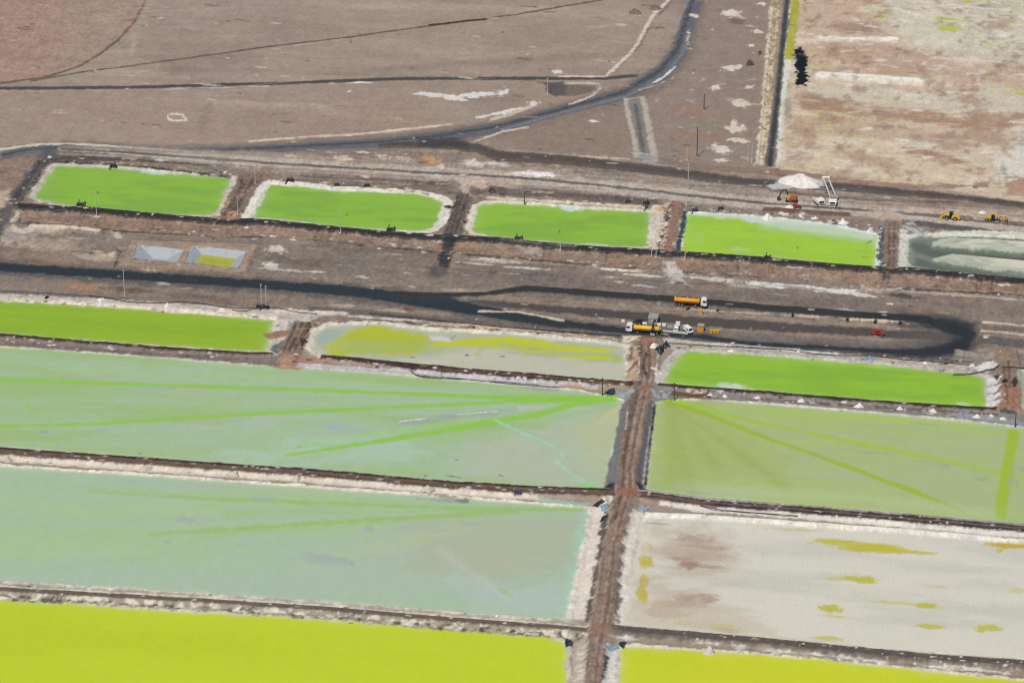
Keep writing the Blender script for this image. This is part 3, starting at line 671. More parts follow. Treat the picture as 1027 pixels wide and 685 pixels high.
blob(850, 480, 260, 44, S(168, 182, 136), f=5, a=.55, patch=(7, 0, .6, 4))
blob(900, 440, 240, 20, S(170, 184, 124), f=4, a=.5, patch=(6, 0, .6, 4))
blob(760, 490, 160, 16, S(176, 186, 140), f=4, a=.5, patch=(6, 0, .6, 4))
# t2 streaks
OL = S(152, 178, 54)
area([(660, 404), (700, 402), (760, 440), (800, 470), (700, 490), (655, 485)], S(164, 176, 104), f=8, rough=5, a=.7)
for (ex, ey, ww) in [(690, 480, 14), (720, 470, 10), (790, 490, 10), (672, 485, 8)]:
    band([(672, 404, 3), ((672 + ex) / 2, (404 + ey) / 2, ww * .6), (ex, ey, ww)], 6, S(152, 166, 84), f=3, a=.55)
band([(664, 401, 6), (690, 409, 5), (723, 421, 4), (770, 439.5, 3.4), (828, 460, 3.4), (861, 472, 4), (920, 494, 4), (966, 513, 3)], 3.5, OL, f=.8, rough=.4, a=.95)
band([(676, 401, 5), (700, 408, 4), (757, 423, 3), (815, 435, 3), (875, 448, 3), (935, 459, 3), (997, 473, 3), (1027, 479, 2.5)], 3, S(158, 188, 66), f=.7, rough=.4, a=.95)
band([(1017, 431, 11), (1010, 470, 12), (1002, 520, 12)], 11, S(156, 182, 52), f=.7, rough=.3, a=.95)
band([(757, 411), (900, 422), (1000, 436)], 6, S(164, 190, 96), f=2, a=.6)
band([(700, 490), (860, 500), (1000, 516)], 10, S(176, 192, 140), f=3, a=.6)
for (a_, b_, c_, d_) in [(700, 494, 26, 3), (880, 455, 40, 5), (940, 465, 40, 8), (985, 480, 20, 6), (930, 425, 40, 4), (1015, 480, 14, 30), (1024, 470, 10, 6)]:
    blob(a_, b_, c_, d_, S(150, 164, 136), a=.6, f=1, patch=(2.5, -.1, .5, 3))
# u1
strip([(0, 570), (200, 572), (380, 540), (590, 522)], [(0, 582), (200, 594), (400, 608), (568, 620)], S(168, 184, 166), f=10, rough=6, a=.7)
strip([(400, 520), (500, 515), (590, 514)], [(420, 570), (500, 585), (585, 560)], S(171, 178, 150), f=8, rough=5, a=.8)
strip([(450, 580), (520, 590), (580, 585)], [(480, 606), (520, 614), (570, 618)], S(176, 188, 178), f=5, rough=4, a=.7)
band([(588, 515, 10), (582, 560, 12), (572, 612, 12)], 12, S(160, 198, 176), f=3, rough=1.5, a=.75)
band([(90, 493, 1.5), (229, 501, 3), (340, 505, 3), (461, 510, 3), (586, 511, 4)], 3, S(148, 184, 100), f=1.4, rough=.6, a=.85)
band([(150, 536, 2), (240, 530, 4), (340, 523, 4), (443, 517, 4), (520, 512, 5)], 4, S(150, 184, 100), f=1.6, rough=.8, a=.85)
band([(300, 568, 12), (400, 545, 12), (470, 528, 8)], 10, S(176, 188, 150), f=4, a=.6)
blob(480, 560, 180, 50, S(176, 178, 152), f=5, a=.55, patch=(7, 0, .6, 3))
blob(430, 595, 200, 22, S(172, 186, 176), f=5, a=.6, patch=(6, 0, .6, 4))
blob(120, 540, 260, 50, S(164, 188, 138), f=6, a=.5, patch=(8, 0, .6, 4))
band([(440, 550), (480, 580), (530, 612)], 5, S(184, 190, 182), f=3, a=.6)
band([(500, 590), (530, 612)], 1.5, S(150, 190, 120), f=.8, a=.7)
for (a_, b_, c_, d_) in [(370, 530, 16, 6), (425, 530, 50, 9), (470, 525, 30, 4), (445, 502, 50, 5), (185, 521, 26, 8), (168, 543, 12, 5), (265, 500, 30, 5), (325, 508, 40, 6), (330, 560, 60, 16)]:
    blob(a_, b_, c_, d_, S(160, 170, 164), a=.75, f=1.6, patch=(4, -.3, .5, 3))
band([(420, 500), (470, 502)], 3, S(130, 130, 116), f=1, rough=1, patch=(2, 0, .4, 3))
band([(540, 502), (590, 507)], 4, S(160, 200, 170), f=1, a=.8)
# u2 blotches
OY = S(184, 178, 62)
for (a_, b_, c_, d_, al) in [(861, 546, 90, 6, .8), (870, 549, 60, 8, .95), (835, 542, 40, 4, .8), (922, 554, 40, 3, .8), (865, 581, 36, 7, .95), (842, 580, 34, 4, .5), (834, 610, 26, 7, .95), (929, 607, 32, 5, .95), (895, 604, 44, 3, .5), (934, 628, 30, 5, .85), (990, 630, 28, 7, .85), (832, 640, 30, 4, .7), (940, 588, 26, 3, .4), (1014, 547, 46, 5, .95), (1002, 552, 8, 4, .8), (792, 531, 60, 2, .5), (721, 628, 44, 7, .7), (690, 625, 26, 5, .6), (890, 552, 60, 5, .9), (838, 618, 30, 3, .5), (1020, 592, 20, 5, .4)]:
    blob(a_, b_, c_ * 1.15, d_ * 1.35, OY if a_ != 1014 else S(190, 160, 54), a=al, f=1.2, rough=1.8, ang=3)
for (a_, b_, c_, d_, al) in [(648, 548, 8, 14, .6), (647, 563, 10, 16, .95), (645, 582, 11, 10, .9), (643, 594, 12, 14, .95), (646, 600, 10, 6, 1)]:
    blob(a_, b_, d_ * 1.1, c_ * 1.5, S(190, 172, 46), a=al, f=1.6, ang=0)
for (a_, b_, c_, d_, al) in [(697, 540, 40, 9, .7), (705, 548, 50, 4, .6), (690, 565, 24, 9, 1), (680, 560, 26, 3, .8), (710, 568, 30, 3, .7), (700, 600, 46, 9, .8), (680, 606, 50, 6, .7), (670, 612, 50, 14, .6), (730, 632, 30, 4, .5), (660, 525, 26, 2, .6)]:
    blob(a_, b_, c_ * 1.1, d_ * 1.4, S(154, 128, 110), a=al, f=1.8, rough=1.8, patch=(3, -.7, .5, 2))
area([(640, 524), (720, 530), (735, 570), (715, 612), (640, 612)], S(178, 158, 138), f=8, rough=5, a=.55, patch=(7, -.2, .7, 2))
blob(700, 556, 90, 34, S(166, 142, 122), f=4, a=.5, patch=(5, -.1, .6, 2.5))
blob(645, 540, 20, 40, S(214, 206, 192), a=.5, f=4, ang=0)
area([(634, 600), (700, 604), (760, 620), (780, 639), (622, 630)], S(196, 180, 158), f=5, rough=4, a=.6)
band([(648, 516), (700, 518), (800, 525), (900, 532), (1027, 543)], 3, S(230, 224, 210), f=.6, rough=.6, lift=.5, lw=1.2)
# f5: windrows of pale salt
for (tp, bt, hh) in [([(936, 244), (950, 240.5), (980, 241), (1027, 244)], [(936, 248), (955, 252), (985, 253), (1027, 257)], 1.2), ([(937, 262), (955, 257), (985, 260), (1027, 264)], [(938, 264), (960, 269), (990, 272), (1027, 276)], 1.2)]:
    strip(tp, bt, S(182, 186, 164), f=.9, rough=1.0, lift=hh, lw=2.5)
    strip(tp, bt, S(150, 148, 126), f=1.0, rough=1.0, a=.55, patch=(2.2, .3, .35, 3))
    strip([(q[0] + 30, q[1] + 2) for q in tp], [(q[0] + 20, q[1] - 2) for q in bt], S(214, 208, 184), f=1.2, rough=1.6, a=.8, patch=(3, -.2, .5, 3))
band([(960, 240), (990, 241), (1027, 243.5)], 2.5, S(96, 104, 100), f=.6, rough=.4)
band([(912, 246, 6), (925, 250, 10), (935, 254, 8), (960, 255, 5), (1000, 257.5, 4), (1027, 260, 4)], 6, S(90, 98, 90), f=1.4, rough=1.2, a=.85)
band([(990, 257.5), (1027, 261)], 2, S(92, 78, 62), f=.6, rough=.5)
band([(918, 262, 8), (935, 268, 6), (980, 274, 3), (1027, 279, 2)], 6, S(92, 102, 94), f=1, rough=.7, a=.9)
band([(935, 236), (980, 234), (1027, 236)], 6, S(204, 202, 182), f=.8, rough=1)
band([(908, 224), (918, 231), (930, 236)], 8, S(176, 176, 166), f=1, rough=1, patch=(2, -.3, .4, 1))
for (ax, ay, bx, by) in [(907, 224, 915, 230), (909, 230, 917, 236), (920, 230, 926, 236), (914, 226, 924, 233)]:
    band([(ax, ay), (bx, by)], .9, S(100, 98, 92), f=.4, rough=.2, a=.8)

# ------------------------------------------------------------------ banks and causeways
bank = newid('earth_bank')
cause = newid('causeway')
BR = S(146, 124, 107)
# first row: dark crest with a brown outer slope
crest = [(14, 206), (21, 208), (64, 211), (87, 211.5), (130, 215.7), (180, 220), (226, 224), (253, 223), (316, 229), (381, 235.5), (444, 239.5), (500, 242), (545, 247), (579, 250), (658, 254.5), (681, 256), (757, 261), (836, 268.5), (875, 271), (915, 272.5), (980, 279), (1027, 283.5)]
fb = [(21, 210), (64, 213), (130, 217.5), (226, 226), (253, 225), (316, 231), (444, 241.5), (500, 244), (579, 252), (681, 258), (757, 263), (875, 273), (980, 281), (1027, 285.5)]
fl = [(21, 222), (64, 226), (130, 232), (226, 237), (253, 237), (316, 240), (444, 253), (500, 257), (579, 264), (681, 272), (757, 277), (875, 287), (980, 293), (1027, 296)]
strip(fb, fl, BR, f=.8, rough=.9, patch=(9, -1.2, .6, 4), oid=bank, grit=1.7)
strip([(q[0], q[1] + 4) for q in fb], fl, S(132, 110, 95), f=2, rough=1.5, a=.6, patch=(6, 0, .5, 3))
band([(q[0], q[1] + .8) for q in fl], 1.5, S(84, 77, 72), f=.6, rough=.6, patch=(6, -.3, .4, 4))
band([(q[0], q[1] - 2.6) for q in crest[3:]], 1.6, S(214, 210, 200), f=.5, rough=.5, patch=(5, -.5, .4, 3))
band(crest, 4.4, S(56, 54, 53), f=.5, rough=.45, lift=1.0, lw=1.6, oid=bank, grit=.8)
band([(500, 244), (545, 249.5), (579, 252)], 6, S(150, 136, 122), f=1, rough=1, a=.5)
for xx in (106, 148, 202, 318, 545, 609, 741, 772, 776, 980, 984, 995):
    yy = np.interp(xx, [q[0] for q in fb], [q[1] for q in fb])
    band([(xx, yy), (xx - 1, yy + 10)], 1.2, S(98, 80, 70), f=.5, rough=.4, a=.7)
blob(95, 217.5, 12, 2, S(196, 180, 166)); blob(340, 234, 18, 2, S(206, 194, 182)); blob(440, 243, 18, 2, S(186, 172, 160)); blob(798, 269, 22, 2, S(196, 182, 170)); blob(1007, 286, 18, 2.4, S(206, 196, 186)); blob(535, 252, 24, 8, S(168, 156, 144), a=.7, f=1.5)
# north side of the first row
band([(40, 162), (90, 164), (130, 167), (190, 173), (232, 178)], 2.5, S(80, 72, 68), f=.6, rough=.7, patch=(4, -.4, .4, 3))
band([(262, 179), (300, 181), (345, 186), (420, 190)], 3, S(116, 104, 94), f=.6, rough=.7, patch=(3, -.3, .4, 3))
band([(300, 186), (345, 189.5), (418, 193)], 2.2, S(222, 214, 190), f=.5, rough=.6, patch=(5, -.6, .4, 3))
band([(490, 199), (560, 203), (647, 208)], 3, S(206, 190, 164), f=.6, rough=.8, patch=(5, -.5, .4, 3))
band([(690, 211), (757, 215), (800, 218), (850, 222)], 2.4, S(120, 116, 112), f=.5, rough=.6, patch=(4, -.4, .4, 3))
# crossings of the first row
area([(240, 176), (262, 176), (249, 200), (238, 223), (222, 223), (233, 200)], S(126, 106, 94), f=.8, rough=1, oid=cause, lift=.8, lw=1.4)
band([(254, 182), (242, 203), (230, 222)], 3, S(92, 80, 72), f=.8, rough=.5); band([(247, 183), (236, 203), (226, 218)], 2, S(104, 90, 80), f=.8, rough=.5)
band([(240, 179), (244, 186), (236, 198), (231, 208), (223, 218)], 3, S(88, 72, 62), f=.5, rough=1.2, rs=1.6, patch=(1.5, -.3, .4, 1))
area([(228, 214), (238, 214), (236, 222), (228, 224)], S(166, 128, 104), f=.6, rough=.6)
area([(458, 196), (472, 196), (472, 204), (463, 224), (460, 242), (442, 242), (446, 232), (453, 214)], S(106, 96, 88), f=.5, rough=.7, oid=cause, lift=.9, lw=1.4)
for o_ in (-5, -1, 4):
    band([(465 + o_, 198), (459 + o_, 216), (452 + o_, 238)], 2.0, S(74, 68, 64), f=.7, rough=.5)
band([(452, 236, 16), (450, 246, 12), (447, 256, 10), (444, 268, 12)], 11, S(62, 62, 64), f=1.0, rough=.8, oid=haul)
blob(440, 272, 30, 16, S(86, 82, 80), f=3, a=.8)
for (a_, b_, c_, d_) in [(450, 209, 14, 3), (466, 223, 5, 3), (493, 191, 8, 4)]:
    blob(a_, b_, c_, d_, S(78, 58, 46), f=.4)
area([(652, 207), (672, 204), (674, 222), (668, 250), (654, 254), (655, 232)], S(204, 192, 174), f=.6, rough=1.2, rs=2)
blob(663, 210, 18, 6, S(198, 160, 110), a=.9)
band([(671, 206), (668, 218), (671, 225), (666, 235), (662, 248), (660, 254)], 4.5, S(86, 68, 58), f=.5, rough=1.4, rs=1.6, patch=(1.6, -.3, .4, 1))
band([(679, 204), (676, 222), (672, 240), (669, 256)], 9, S(142, 112, 96), f=.6, rough=.6, oid=cause, lift=.9, lw=1.4)
band([(687, 212), (684.5, 230), (681, 245), (680, 256)], 4.5, S(66, 76, 84), f=.4, rough=.5)
band([(683, 216), (680, 232), (676, 250)], 1.5, S(200, 194, 186), f=.4, rough=.6, patch=(2, -.2, .3, 1))
blob(668, 256, 34, 5, S(70, 68, 66), f=.8)
band([(672, 262, 12), (673, 270, 14), (680, 281, 16)], 12, S(188, 180, 170), f=1, rough=1)
band([(894, 224), (894, 245), (892, 273)], 11, S(130, 111, 99), f=.6, rough=.7, oid=cause, lift=.9, lw=1.4)
for o_ in (-3, 2):
    band([(895 + o_, 226), (894 + o_, 270)], 1.8, S(98, 82, 72), f=.6, rough=.4)
band([(884, 227), (883, 250), (882, 270)], 5.5, S(84, 90, 94), f=.4, rough=.8, rs=1.8)
band([(884, 230), (881, 252), (881, 268)], 2, S(210, 210, 208), f=.4, rough=.8, rs=1.6, patch=(1.6, 0, .3, 1))
band([(906, 230), (906, 250), (904, 268)], 9, S(204, 200, 188), f=.8, rough=.8)
blob(890, 218, 34, 8, S(172, 152, 136), a=.9); blob(888, 278, 10, 14, S(88, 82, 80), f=1, ang=0)
# second row crossings
area([(299, 318), (320, 318), (309, 338), (296, 362), (278, 362), (288, 340)], S(134, 112, 98), f=.8, rough=1, oid=cause, lift=.9, lw=1.4)
for (o_, ww) in ((-4, 2.4), (2, 3), (7, 2)):
    band([(304 + o_, 320), (296 + o_, 338), (288 + o_, 354)], ww, S(84, 74, 68), f=.6, rough=.5)
blob(304, 345, 10, 8, S(74, 52, 42), f=.8, rough=1.2); band([(308, 322), (311, 330), (304, 340)], 2, S(64, 52, 44), f=.5, rough=.8)
area([(277, 357), (310, 358), (340, 364), (300, 371), (274, 368)], S(164, 130, 112), f=.8, rough=.8, oid=bank)
blob(262, 362, 22, 5, S(216, 206, 196), a=.9)
area([(995, 352), (1018, 350), (1022, 372), (1022, 412), (997, 412), (1003, 380)], S(138, 116, 100), f=.8, rough=1.2, oid=cause, lift=.9, lw=1.4)
area([(1004, 390), (1022, 388), (1022, 411), (1003, 411)], S(156, 114, 92), f=1, rough=1, a=.9)
for (a_, b_) in [((1006, 366), (1011, 408)), ((1011, 362), (1013, 392))]:
    band([a_, b_], 2, S(100, 84, 74), f=.6, rough=.5)
area([(975, 372), (985, 363), (996, 362), (1000, 368), (990, 374)], S(214, 208, 202), f=.5, rough=.6)
band([(958, 375.5), (980, 374), (1002, 369)], 1.4, S(52, 52, 50), f=.4, rough=.3)
for k in range(4):
    area([(990, 381 + 8 * k), (1005, 379 + 8 * k), (1000, 385 + 8 * k), (990, 387 + 8 * k)], S(216, 210, 202), f=.4, rough=.6)
blob(1000, 379, 5, 6, S(66, 56, 50), f=.5); blob(1018, 385, 7, 9, S(60, 54, 50), f=.6); blob(1013, 414, 20, 6, S(80, 78, 80), f=.8)
# bank below s1 / s2 / s3
strip([(0, 337), (158, 350), (242, 356), (280, 358)], [(0, 347), (158, 358), (242, 365), (280, 368)], S(128, 117, 108), f=.5, rough=.5, oid=bank)
band([(0, 337.4), (158, 350.4), (242, 355.6), (275, 356.5)], 2.8, S(66, 54, 49), f=.4, rough=.4, lift=.8, lw=1.2)
band([(0, 344), (158, 355), (242, 361)], 2, S(112, 96, 86), f=.6, rough=.5, a=.7)
band([(300, 366), (340, 369), (430, 375), (520, 383), (600, 388)], 4.5, S(186, 182, 180), f=.5, rough=.7, oid=bank)
band([(322, 359.5, 4), (360, 363, 5), (408, 368.5, 6), (470, 374.5, 6), (520, 378, 6), (600, 384.5, 5), (640, 387, 5)], 5, S(70, 55, 49), f=.5, rough=.5, oid=bank, lift=.9, lw=1.3)
band([(430, 372), (500, 376.5), (600, 385), (630, 387)], 1.6, S(112, 88, 76), f=.6, rough=.5, a=.8)
band([(412, 371), (416, 376), (424, 378), (500, 383), (540, 386)], 1.0, S(60, 62, 72), f=.4, rough=.3)
blob(575, 388, 34, 7, S(176, 142, 118), a=.9); blob(540, 390, 40, 4, S(160, 160, 150), a=.8)
strip([(660, 387), (757, 396), (862, 404), (990, 412), (1027, 417)], [(660, 401), (700, 400), (757, 403), (862, 412), (1007, 426), (1027, 428)], S(132, 126, 120), f=.5, rough=.5, oid=bank)
band([(660, 387.5), (757, 395), (862, 403.4), (950, 409.5), (1000, 412)], 3, S(58, 48, 45), f=.4, rough=.4, lift=.9, lw=1.2)
band([(757, 400), (862, 407.5), (950, 413), (1000, 416)], 1.4, S(108, 84, 74), f=.5, rough=.5)
band([(757, 404), (862, 412.5), (940, 419), (1000, 425)], 1.5, S(196, 194, 184), f=.5, rough=.4, a=.7)
band([(950, 416), (1000, 421), (1027, 426)], 5, S(142, 146, 152), f=.8, rough=.7)
band([(672, 394), (690, 396.5), (715, 397)], 5, S(112, 80, 66), f=.6, rough=.9)
blob(696, 393, 24, 3, S(206, 190, 168), a=.9)
# bank under t1
strip([(0, 448.5), (142, 459.5), (268, 468), (300, 470.5), (450, 484), (606, 491.5)], [(0, 450.5), (142, 461.5), (268, 470), (300, 472.5), (450, 486), (606, 493)], S(206, 206, 206), f=.3, rough=.3)
D3 = [(0, 454.5), (142, 464.5), (268, 473.5), (300, 475), (450, 488.5), (540, 493.5), (616, 496)]
band([(q[0], q[1] + 5.8) for q in D3[:-1]], 4.6, S(208, 198, 180), f=.6, rough=.4, oid=bank)
band(D3, 8, S(110, 92, 80), f=.5, rough=.45, oid=bank, lift=1.0, lw=1.5)
band([(q[0], q[1] - 2.4) for q in D3], 2.0, S(60, 51, 47), f=.5, rough=.4)
band([(q[0], q[1] + 1.0) for q in D3], 1.4, S(92, 76, 66), f=.5, rough=.4, a=.8)
band([(q[0], q[1] + 2.6) for q in D3[3:]], 1.5, S(86, 64, 54), f=.5, rough=.4, a=.8)
for (a_, b_) in [(430, 495), (486, 496), (510, 499), (466, 493)]:
    blob(a_, b_, 20, 4, S(206, 196, 180), a=.9)
blob(519, 496.5, 9, 3.5, S(56, 66, 84), f=.4); blob(445, 498, 34, 3, S(110, 100, 90), a=.7)
# bank under t2
D4 = [(640, 497), (660, 499), (700, 505), (780, 511), (860, 517.5), (1027, 532)]
band([(q[0], q[1] + 5.5) for q in D4[1:]], 5, S(206, 200, 188), f=.6, rough=.6, oid=bank)
band(D4, 8, S(104, 90, 84), f=.5, rough=.45, oid=bank, lift=1.0, lw=1.5)
band([(q[0], q[1] - 2.8) for q in D4], 1.5, S(196, 194, 190), f=.3, rough=.3, a=.6)
band([(q[0], q[1] - 1.4) for q in D4], 1.8, S(58, 49, 46), f=.5, rough=.4)
band([(q[0], q[1] + 2.6) for q in D4], 2.0, S(56, 51, 50), f=.5, rough=.4)
band([(645, 500), (655, 502), (680, 504), (720, 511)], 2.5, S(104, 74, 62), f=.5, rough=.4, a=.8)
# bank under u1
D5 = [(0, 589), (100, 594.5), (200, 600), (340, 609.5), (450, 619), (560, 627), (590, 630)]
band(D5, 3.5, S(206, 197, 184), f=.6, rough=.5, oid=bank)
band([(q[0], q[1] + 4.5) for q in D5], 5.0, S(104, 90, 80), f=.7, rough=.45, oid=bank, lift=1.0, lw=1.5)
band([(q[0], q[1] + 9.8) for q in D5], 6.0, S(150, 140, 122), f=.6, rough=.7, rs=2.4, oid=bank)
band([(q[0], q[1] + 9.5) for q in D5], 4.5, S(206, 198, 180), f=.5, rough=.8, patch=(1.8, .05, .35, 1.2))
band([(q[0], q[1] + 10.5) for q in D5], 4.5, S(96, 88, 78), f=.5, rough=.8, patch=(1.6, .25, .3, 1.2))
# bank under u2
D6 = [(612, 630), (640, 633), (700, 638), (770, 644), (860, 653), (940, 660), (1027, 666)]
band([(q[0], q[1] - 3) for q in D6[1:]], 3, S(196, 184, 166), f=.8, rough=.5, oid=bank)
band([(q[0], q[1] + 1.5) for q in D6], 6.5, S(92, 84, 78), f=.6, rough=.45, oid=bank, lift=1.0, lw=1.5)
band([(q[0], q[1] + 8) for q in D6], 7, S(150, 136, 120), f=.6, rough=.6, oid=bank)
band([(q[0], q[1] + 8.5) for q in D6], 4, S(214, 208, 196), f=.6, rough=.8, patch=(4, .05, .35, 2.5))
band([(q[0], q[1] + 5) for q in D6], 2, S(84, 78, 74), f=.6, rough=.5, a=.7)
# causeway up the middle
area([(604, 500), (612, 500), (600, 560), (592, 612), (586, 622), (567, 620), (576, 580), (588, 530), (592, 510)], S(212, 202, 188), f=.7, rough=.7)
area([(634, 512), (648, 516), (640, 560), (632, 610), (622, 628), (616, 626), (622, 580), (628, 540)], S(206, 198, 184), f=.7, rough=.9)
for k in range(8):
    blob(600 - k * 1.8, 515 + k * 13, 12, 3, S(226, 216, 200), a=.8, f=.5, ang=0); blob(632 - k * 1.6, 518 + k * 14, 13, 4, S(224, 216, 202), a=.8, f=.6, ang=0)
area([(575, 644), (590, 640), (588, 700), (570, 700)], S(178, 168, 152), f=.6, rough=.8, rs=2)
area([(576, 652), (588, 648), (586, 700), (573, 700)], S(206, 198, 184), f=.6, rough=.8, patch=(1.5, 0, .4, 1.5))
area([(608, 648), (620, 650), (618, 700), (602, 700)], S(206, 202, 194), f=.6, rough=.7)
cw = [(648, 340, 26), (647, 356, 22), (648, 375, 21), (642, 401, 20), (634, 440, 20), (629, 470, 18), (629, 493, 20), (620, 525, 16), (614, 547, 16), (610, 580, 17), (606, 612, 19), (601, 636, 20), (597, 662, 16), (593, 700, 16), (586, 780, 16)]
area([(623, 405), (640, 402), (634, 440), (624, 489), (605, 490), (610, 468), (617, 440)], S(116, 114, 112), f=.4, rough=.35, oid=cause)
area([(646, 402), (657, 405), (653, 440), (648, 490), (634, 490), (638, 440)], S(104, 103, 103), f=.4, rough=.35, oid=cause)
band([(657, 406), (653, 440), (647, 490)], 1.2, S(52, 52, 56), f=.3, rough=.3); band([(654.5, 406), (650.5, 440), (645, 485)], 1.0, S(178, 178, 176), f=.3, rough=.3, a=.8)
band([(609, 500, 4), (604, 540, 4.5), (595, 590, 5), (588, 624, 5)], 4, S(100, 90, 82), f=.7, rough=.9)
band([(631, 505, 6), (625, 540, 5), (620, 580, 5), (617, 624, 5)], 5, S(116, 106, 100), f=.7, rough=1.0, patch=(4, -.6, .4, .5))
band(cw, 18, S(142, 120, 105), f=.5, rough=.5, oid=cause, lift=1.3, lw=2.4, z=.6, grit=1.1)
band([(q[0] + .18 * q[2], q[1], q[2] * .16) for q in cw], 3, S(104, 84, 74), f=.6, rough=.4, a=.8)
band([(q[0] - .22 * q[2], q[1], q[2] * .16) for q in cw[:8]], 3, S(88, 72, 64), f=.6, rough=.5, a=.9)
band([(q[0] - .02 * q[2], q[1], q[2] * .12) for q in cw], 3, S(168, 146, 130), f=.6, rough=.4, a=.7)
band([(645, 352, 7), (643, 372, 7), (640, 384, 7), (636, 402, 8), (628, 440, 5)], 7, S(112, 100, 92), f=.7, rough=.8, a=.8, patch=(2, -.4, .5, .3))
for o_, w_, c_ in ((-.42, .10, S(84, 70, 62)), (.42, .10, S(88, 74, 66)), (.05, .07, S(92, 76, 68)), (-.12, .08, S(96, 80, 72)), (.3, .07, S(170, 150, 134))):
    band([(q[0] + o_ * q[2], q[1], q[2] * w_) for q in cw], 2, c_, f=.5, rough=.5, rs=2, a=.5, patch=(5, -.3, .5, .3))
band([(q[0], q[1]) for q in [(648, 357), (645, 372), (650, 384)]], 1.4, S(70, 58, 52), f=.5, rough=.4)
blob(629, 497, 30, 12, S(142, 100, 80), f=2, a=.85, ang=0); blob(604, 633, 30, 12, S(142, 110, 92), f=2, a=.8, ang=0); blob(646, 345, 28, 10, S(146, 112, 92), f=1.5, a=.8, ang=0); blob(648, 392, 18, 8, S(140, 102, 82), f=1.2, a=.9, ang=0)
band([(608, 660), (604, 685)], 4, S(76, 72, 70), f=.6, rough=.7)
area([(630, 352), (640, 350), (640, 384), (624, 384), (632, 368)], S(178, 158, 132), f=.8, rough=1.2, rs=2)
band([(634, 352), (632, 360), (638, 366), (630, 374)], 4, S(132, 98, 78), f=.7, rough=1.0)
band([(660, 358), (658, 372), (659, 386)], 2.0, S(212, 204, 190), f=.4, rough=.4)
band([(653, 372), (664, 376)], 2.2, S(228, 222, 214), f=.4, rough=.4)
band([(629.5, 416), (627.5, 434)], 1.4, S(204, 196, 186), f=.4, rough=.2)
band([(641, 362), (640.5, 378)], 1.2, S(206, 198, 186), f=.4, rough=.2)
# strip with crust north of the second row
strip([(0, 295), (95, 299), (270, 311), (330, 316)], [(0, 301), (110, 307), (276, 320), (310, 325)], S(184, 174, 164), f=.7, rough=.7, patch=(8, -1.2, .6, 4))
strip([(0, 298), (110, 304), (276, 316)], [(0, 301.5), (110, 307.5), (276, 320.5)], S(216, 204, 186), f=.6, rough=.7, patch=(6, -.5, .5, 4))
band([(0, 292.5), (60, 295), (130, 300)], 1.6, S(96, 90, 86), f=.5, rough=.3)
band([(310, 310), (370, 314), (430, 320), (520, 328), (600, 335), (630, 338)], 5, S(104, 98, 92), f=.7, rough=.6)
band([(350, 317), (420, 322), (500, 328)], 2.2, S(206, 200, 192), f=.5, rough=.6, patch=(6, -.4, .4, 4))
band([(430, 324), (520, 331), (620, 341)], 3, S(186, 164, 138), f=.7, rough=.8, patch=(6, -.6, .4, 4))
band([(276, 312), (300, 313), (350, 315)], 4, S(206, 194, 182), f=.6, rough=.8, patch=(5, -.5, .4, 3))
for (a_, b_, c_, d_) in [(411, 324, 12, 4), (473, 328, 10, 4), (540, 335, 14, 4), (410, 310, 14, 5)]:
    blob(a_, b_, c_, d_, S(118, 84, 68), a=.9)
strip([(665, 339), (757, 349), (862, 356), (975, 366)], [(672, 350), (757, 355), (875, 364), (980, 377)], S(176, 168, 156), f=.8, rough=.8, patch=(7, -1.0, .6, 4))
band([(660, 338), (720, 343), (757, 347.5), (830, 352), (900, 357), (975, 364)], 2.4, S(92, 90, 86), f=.6, rough=.5, patch=(7, -.6, .4, 4))
band([(668, 341), (720, 346), (800, 352), (870, 358)], 1.2, S(214, 210, 202), f=.4, rough=.5, patch=(5, -.2, .4, 4))
area([(626, 338), (642, 337), (640, 344), (624, 345)], S(206, 194, 180), f=.6, rough=.7)
# grey foot of the white pile, its lower left shade painted as ground colour
area([(769, 187), (790, 178), (826, 181), (828, 187), (800, 189), (775, 190)], S(186, 190, 188), f=.8, rough=.8, a=.9)

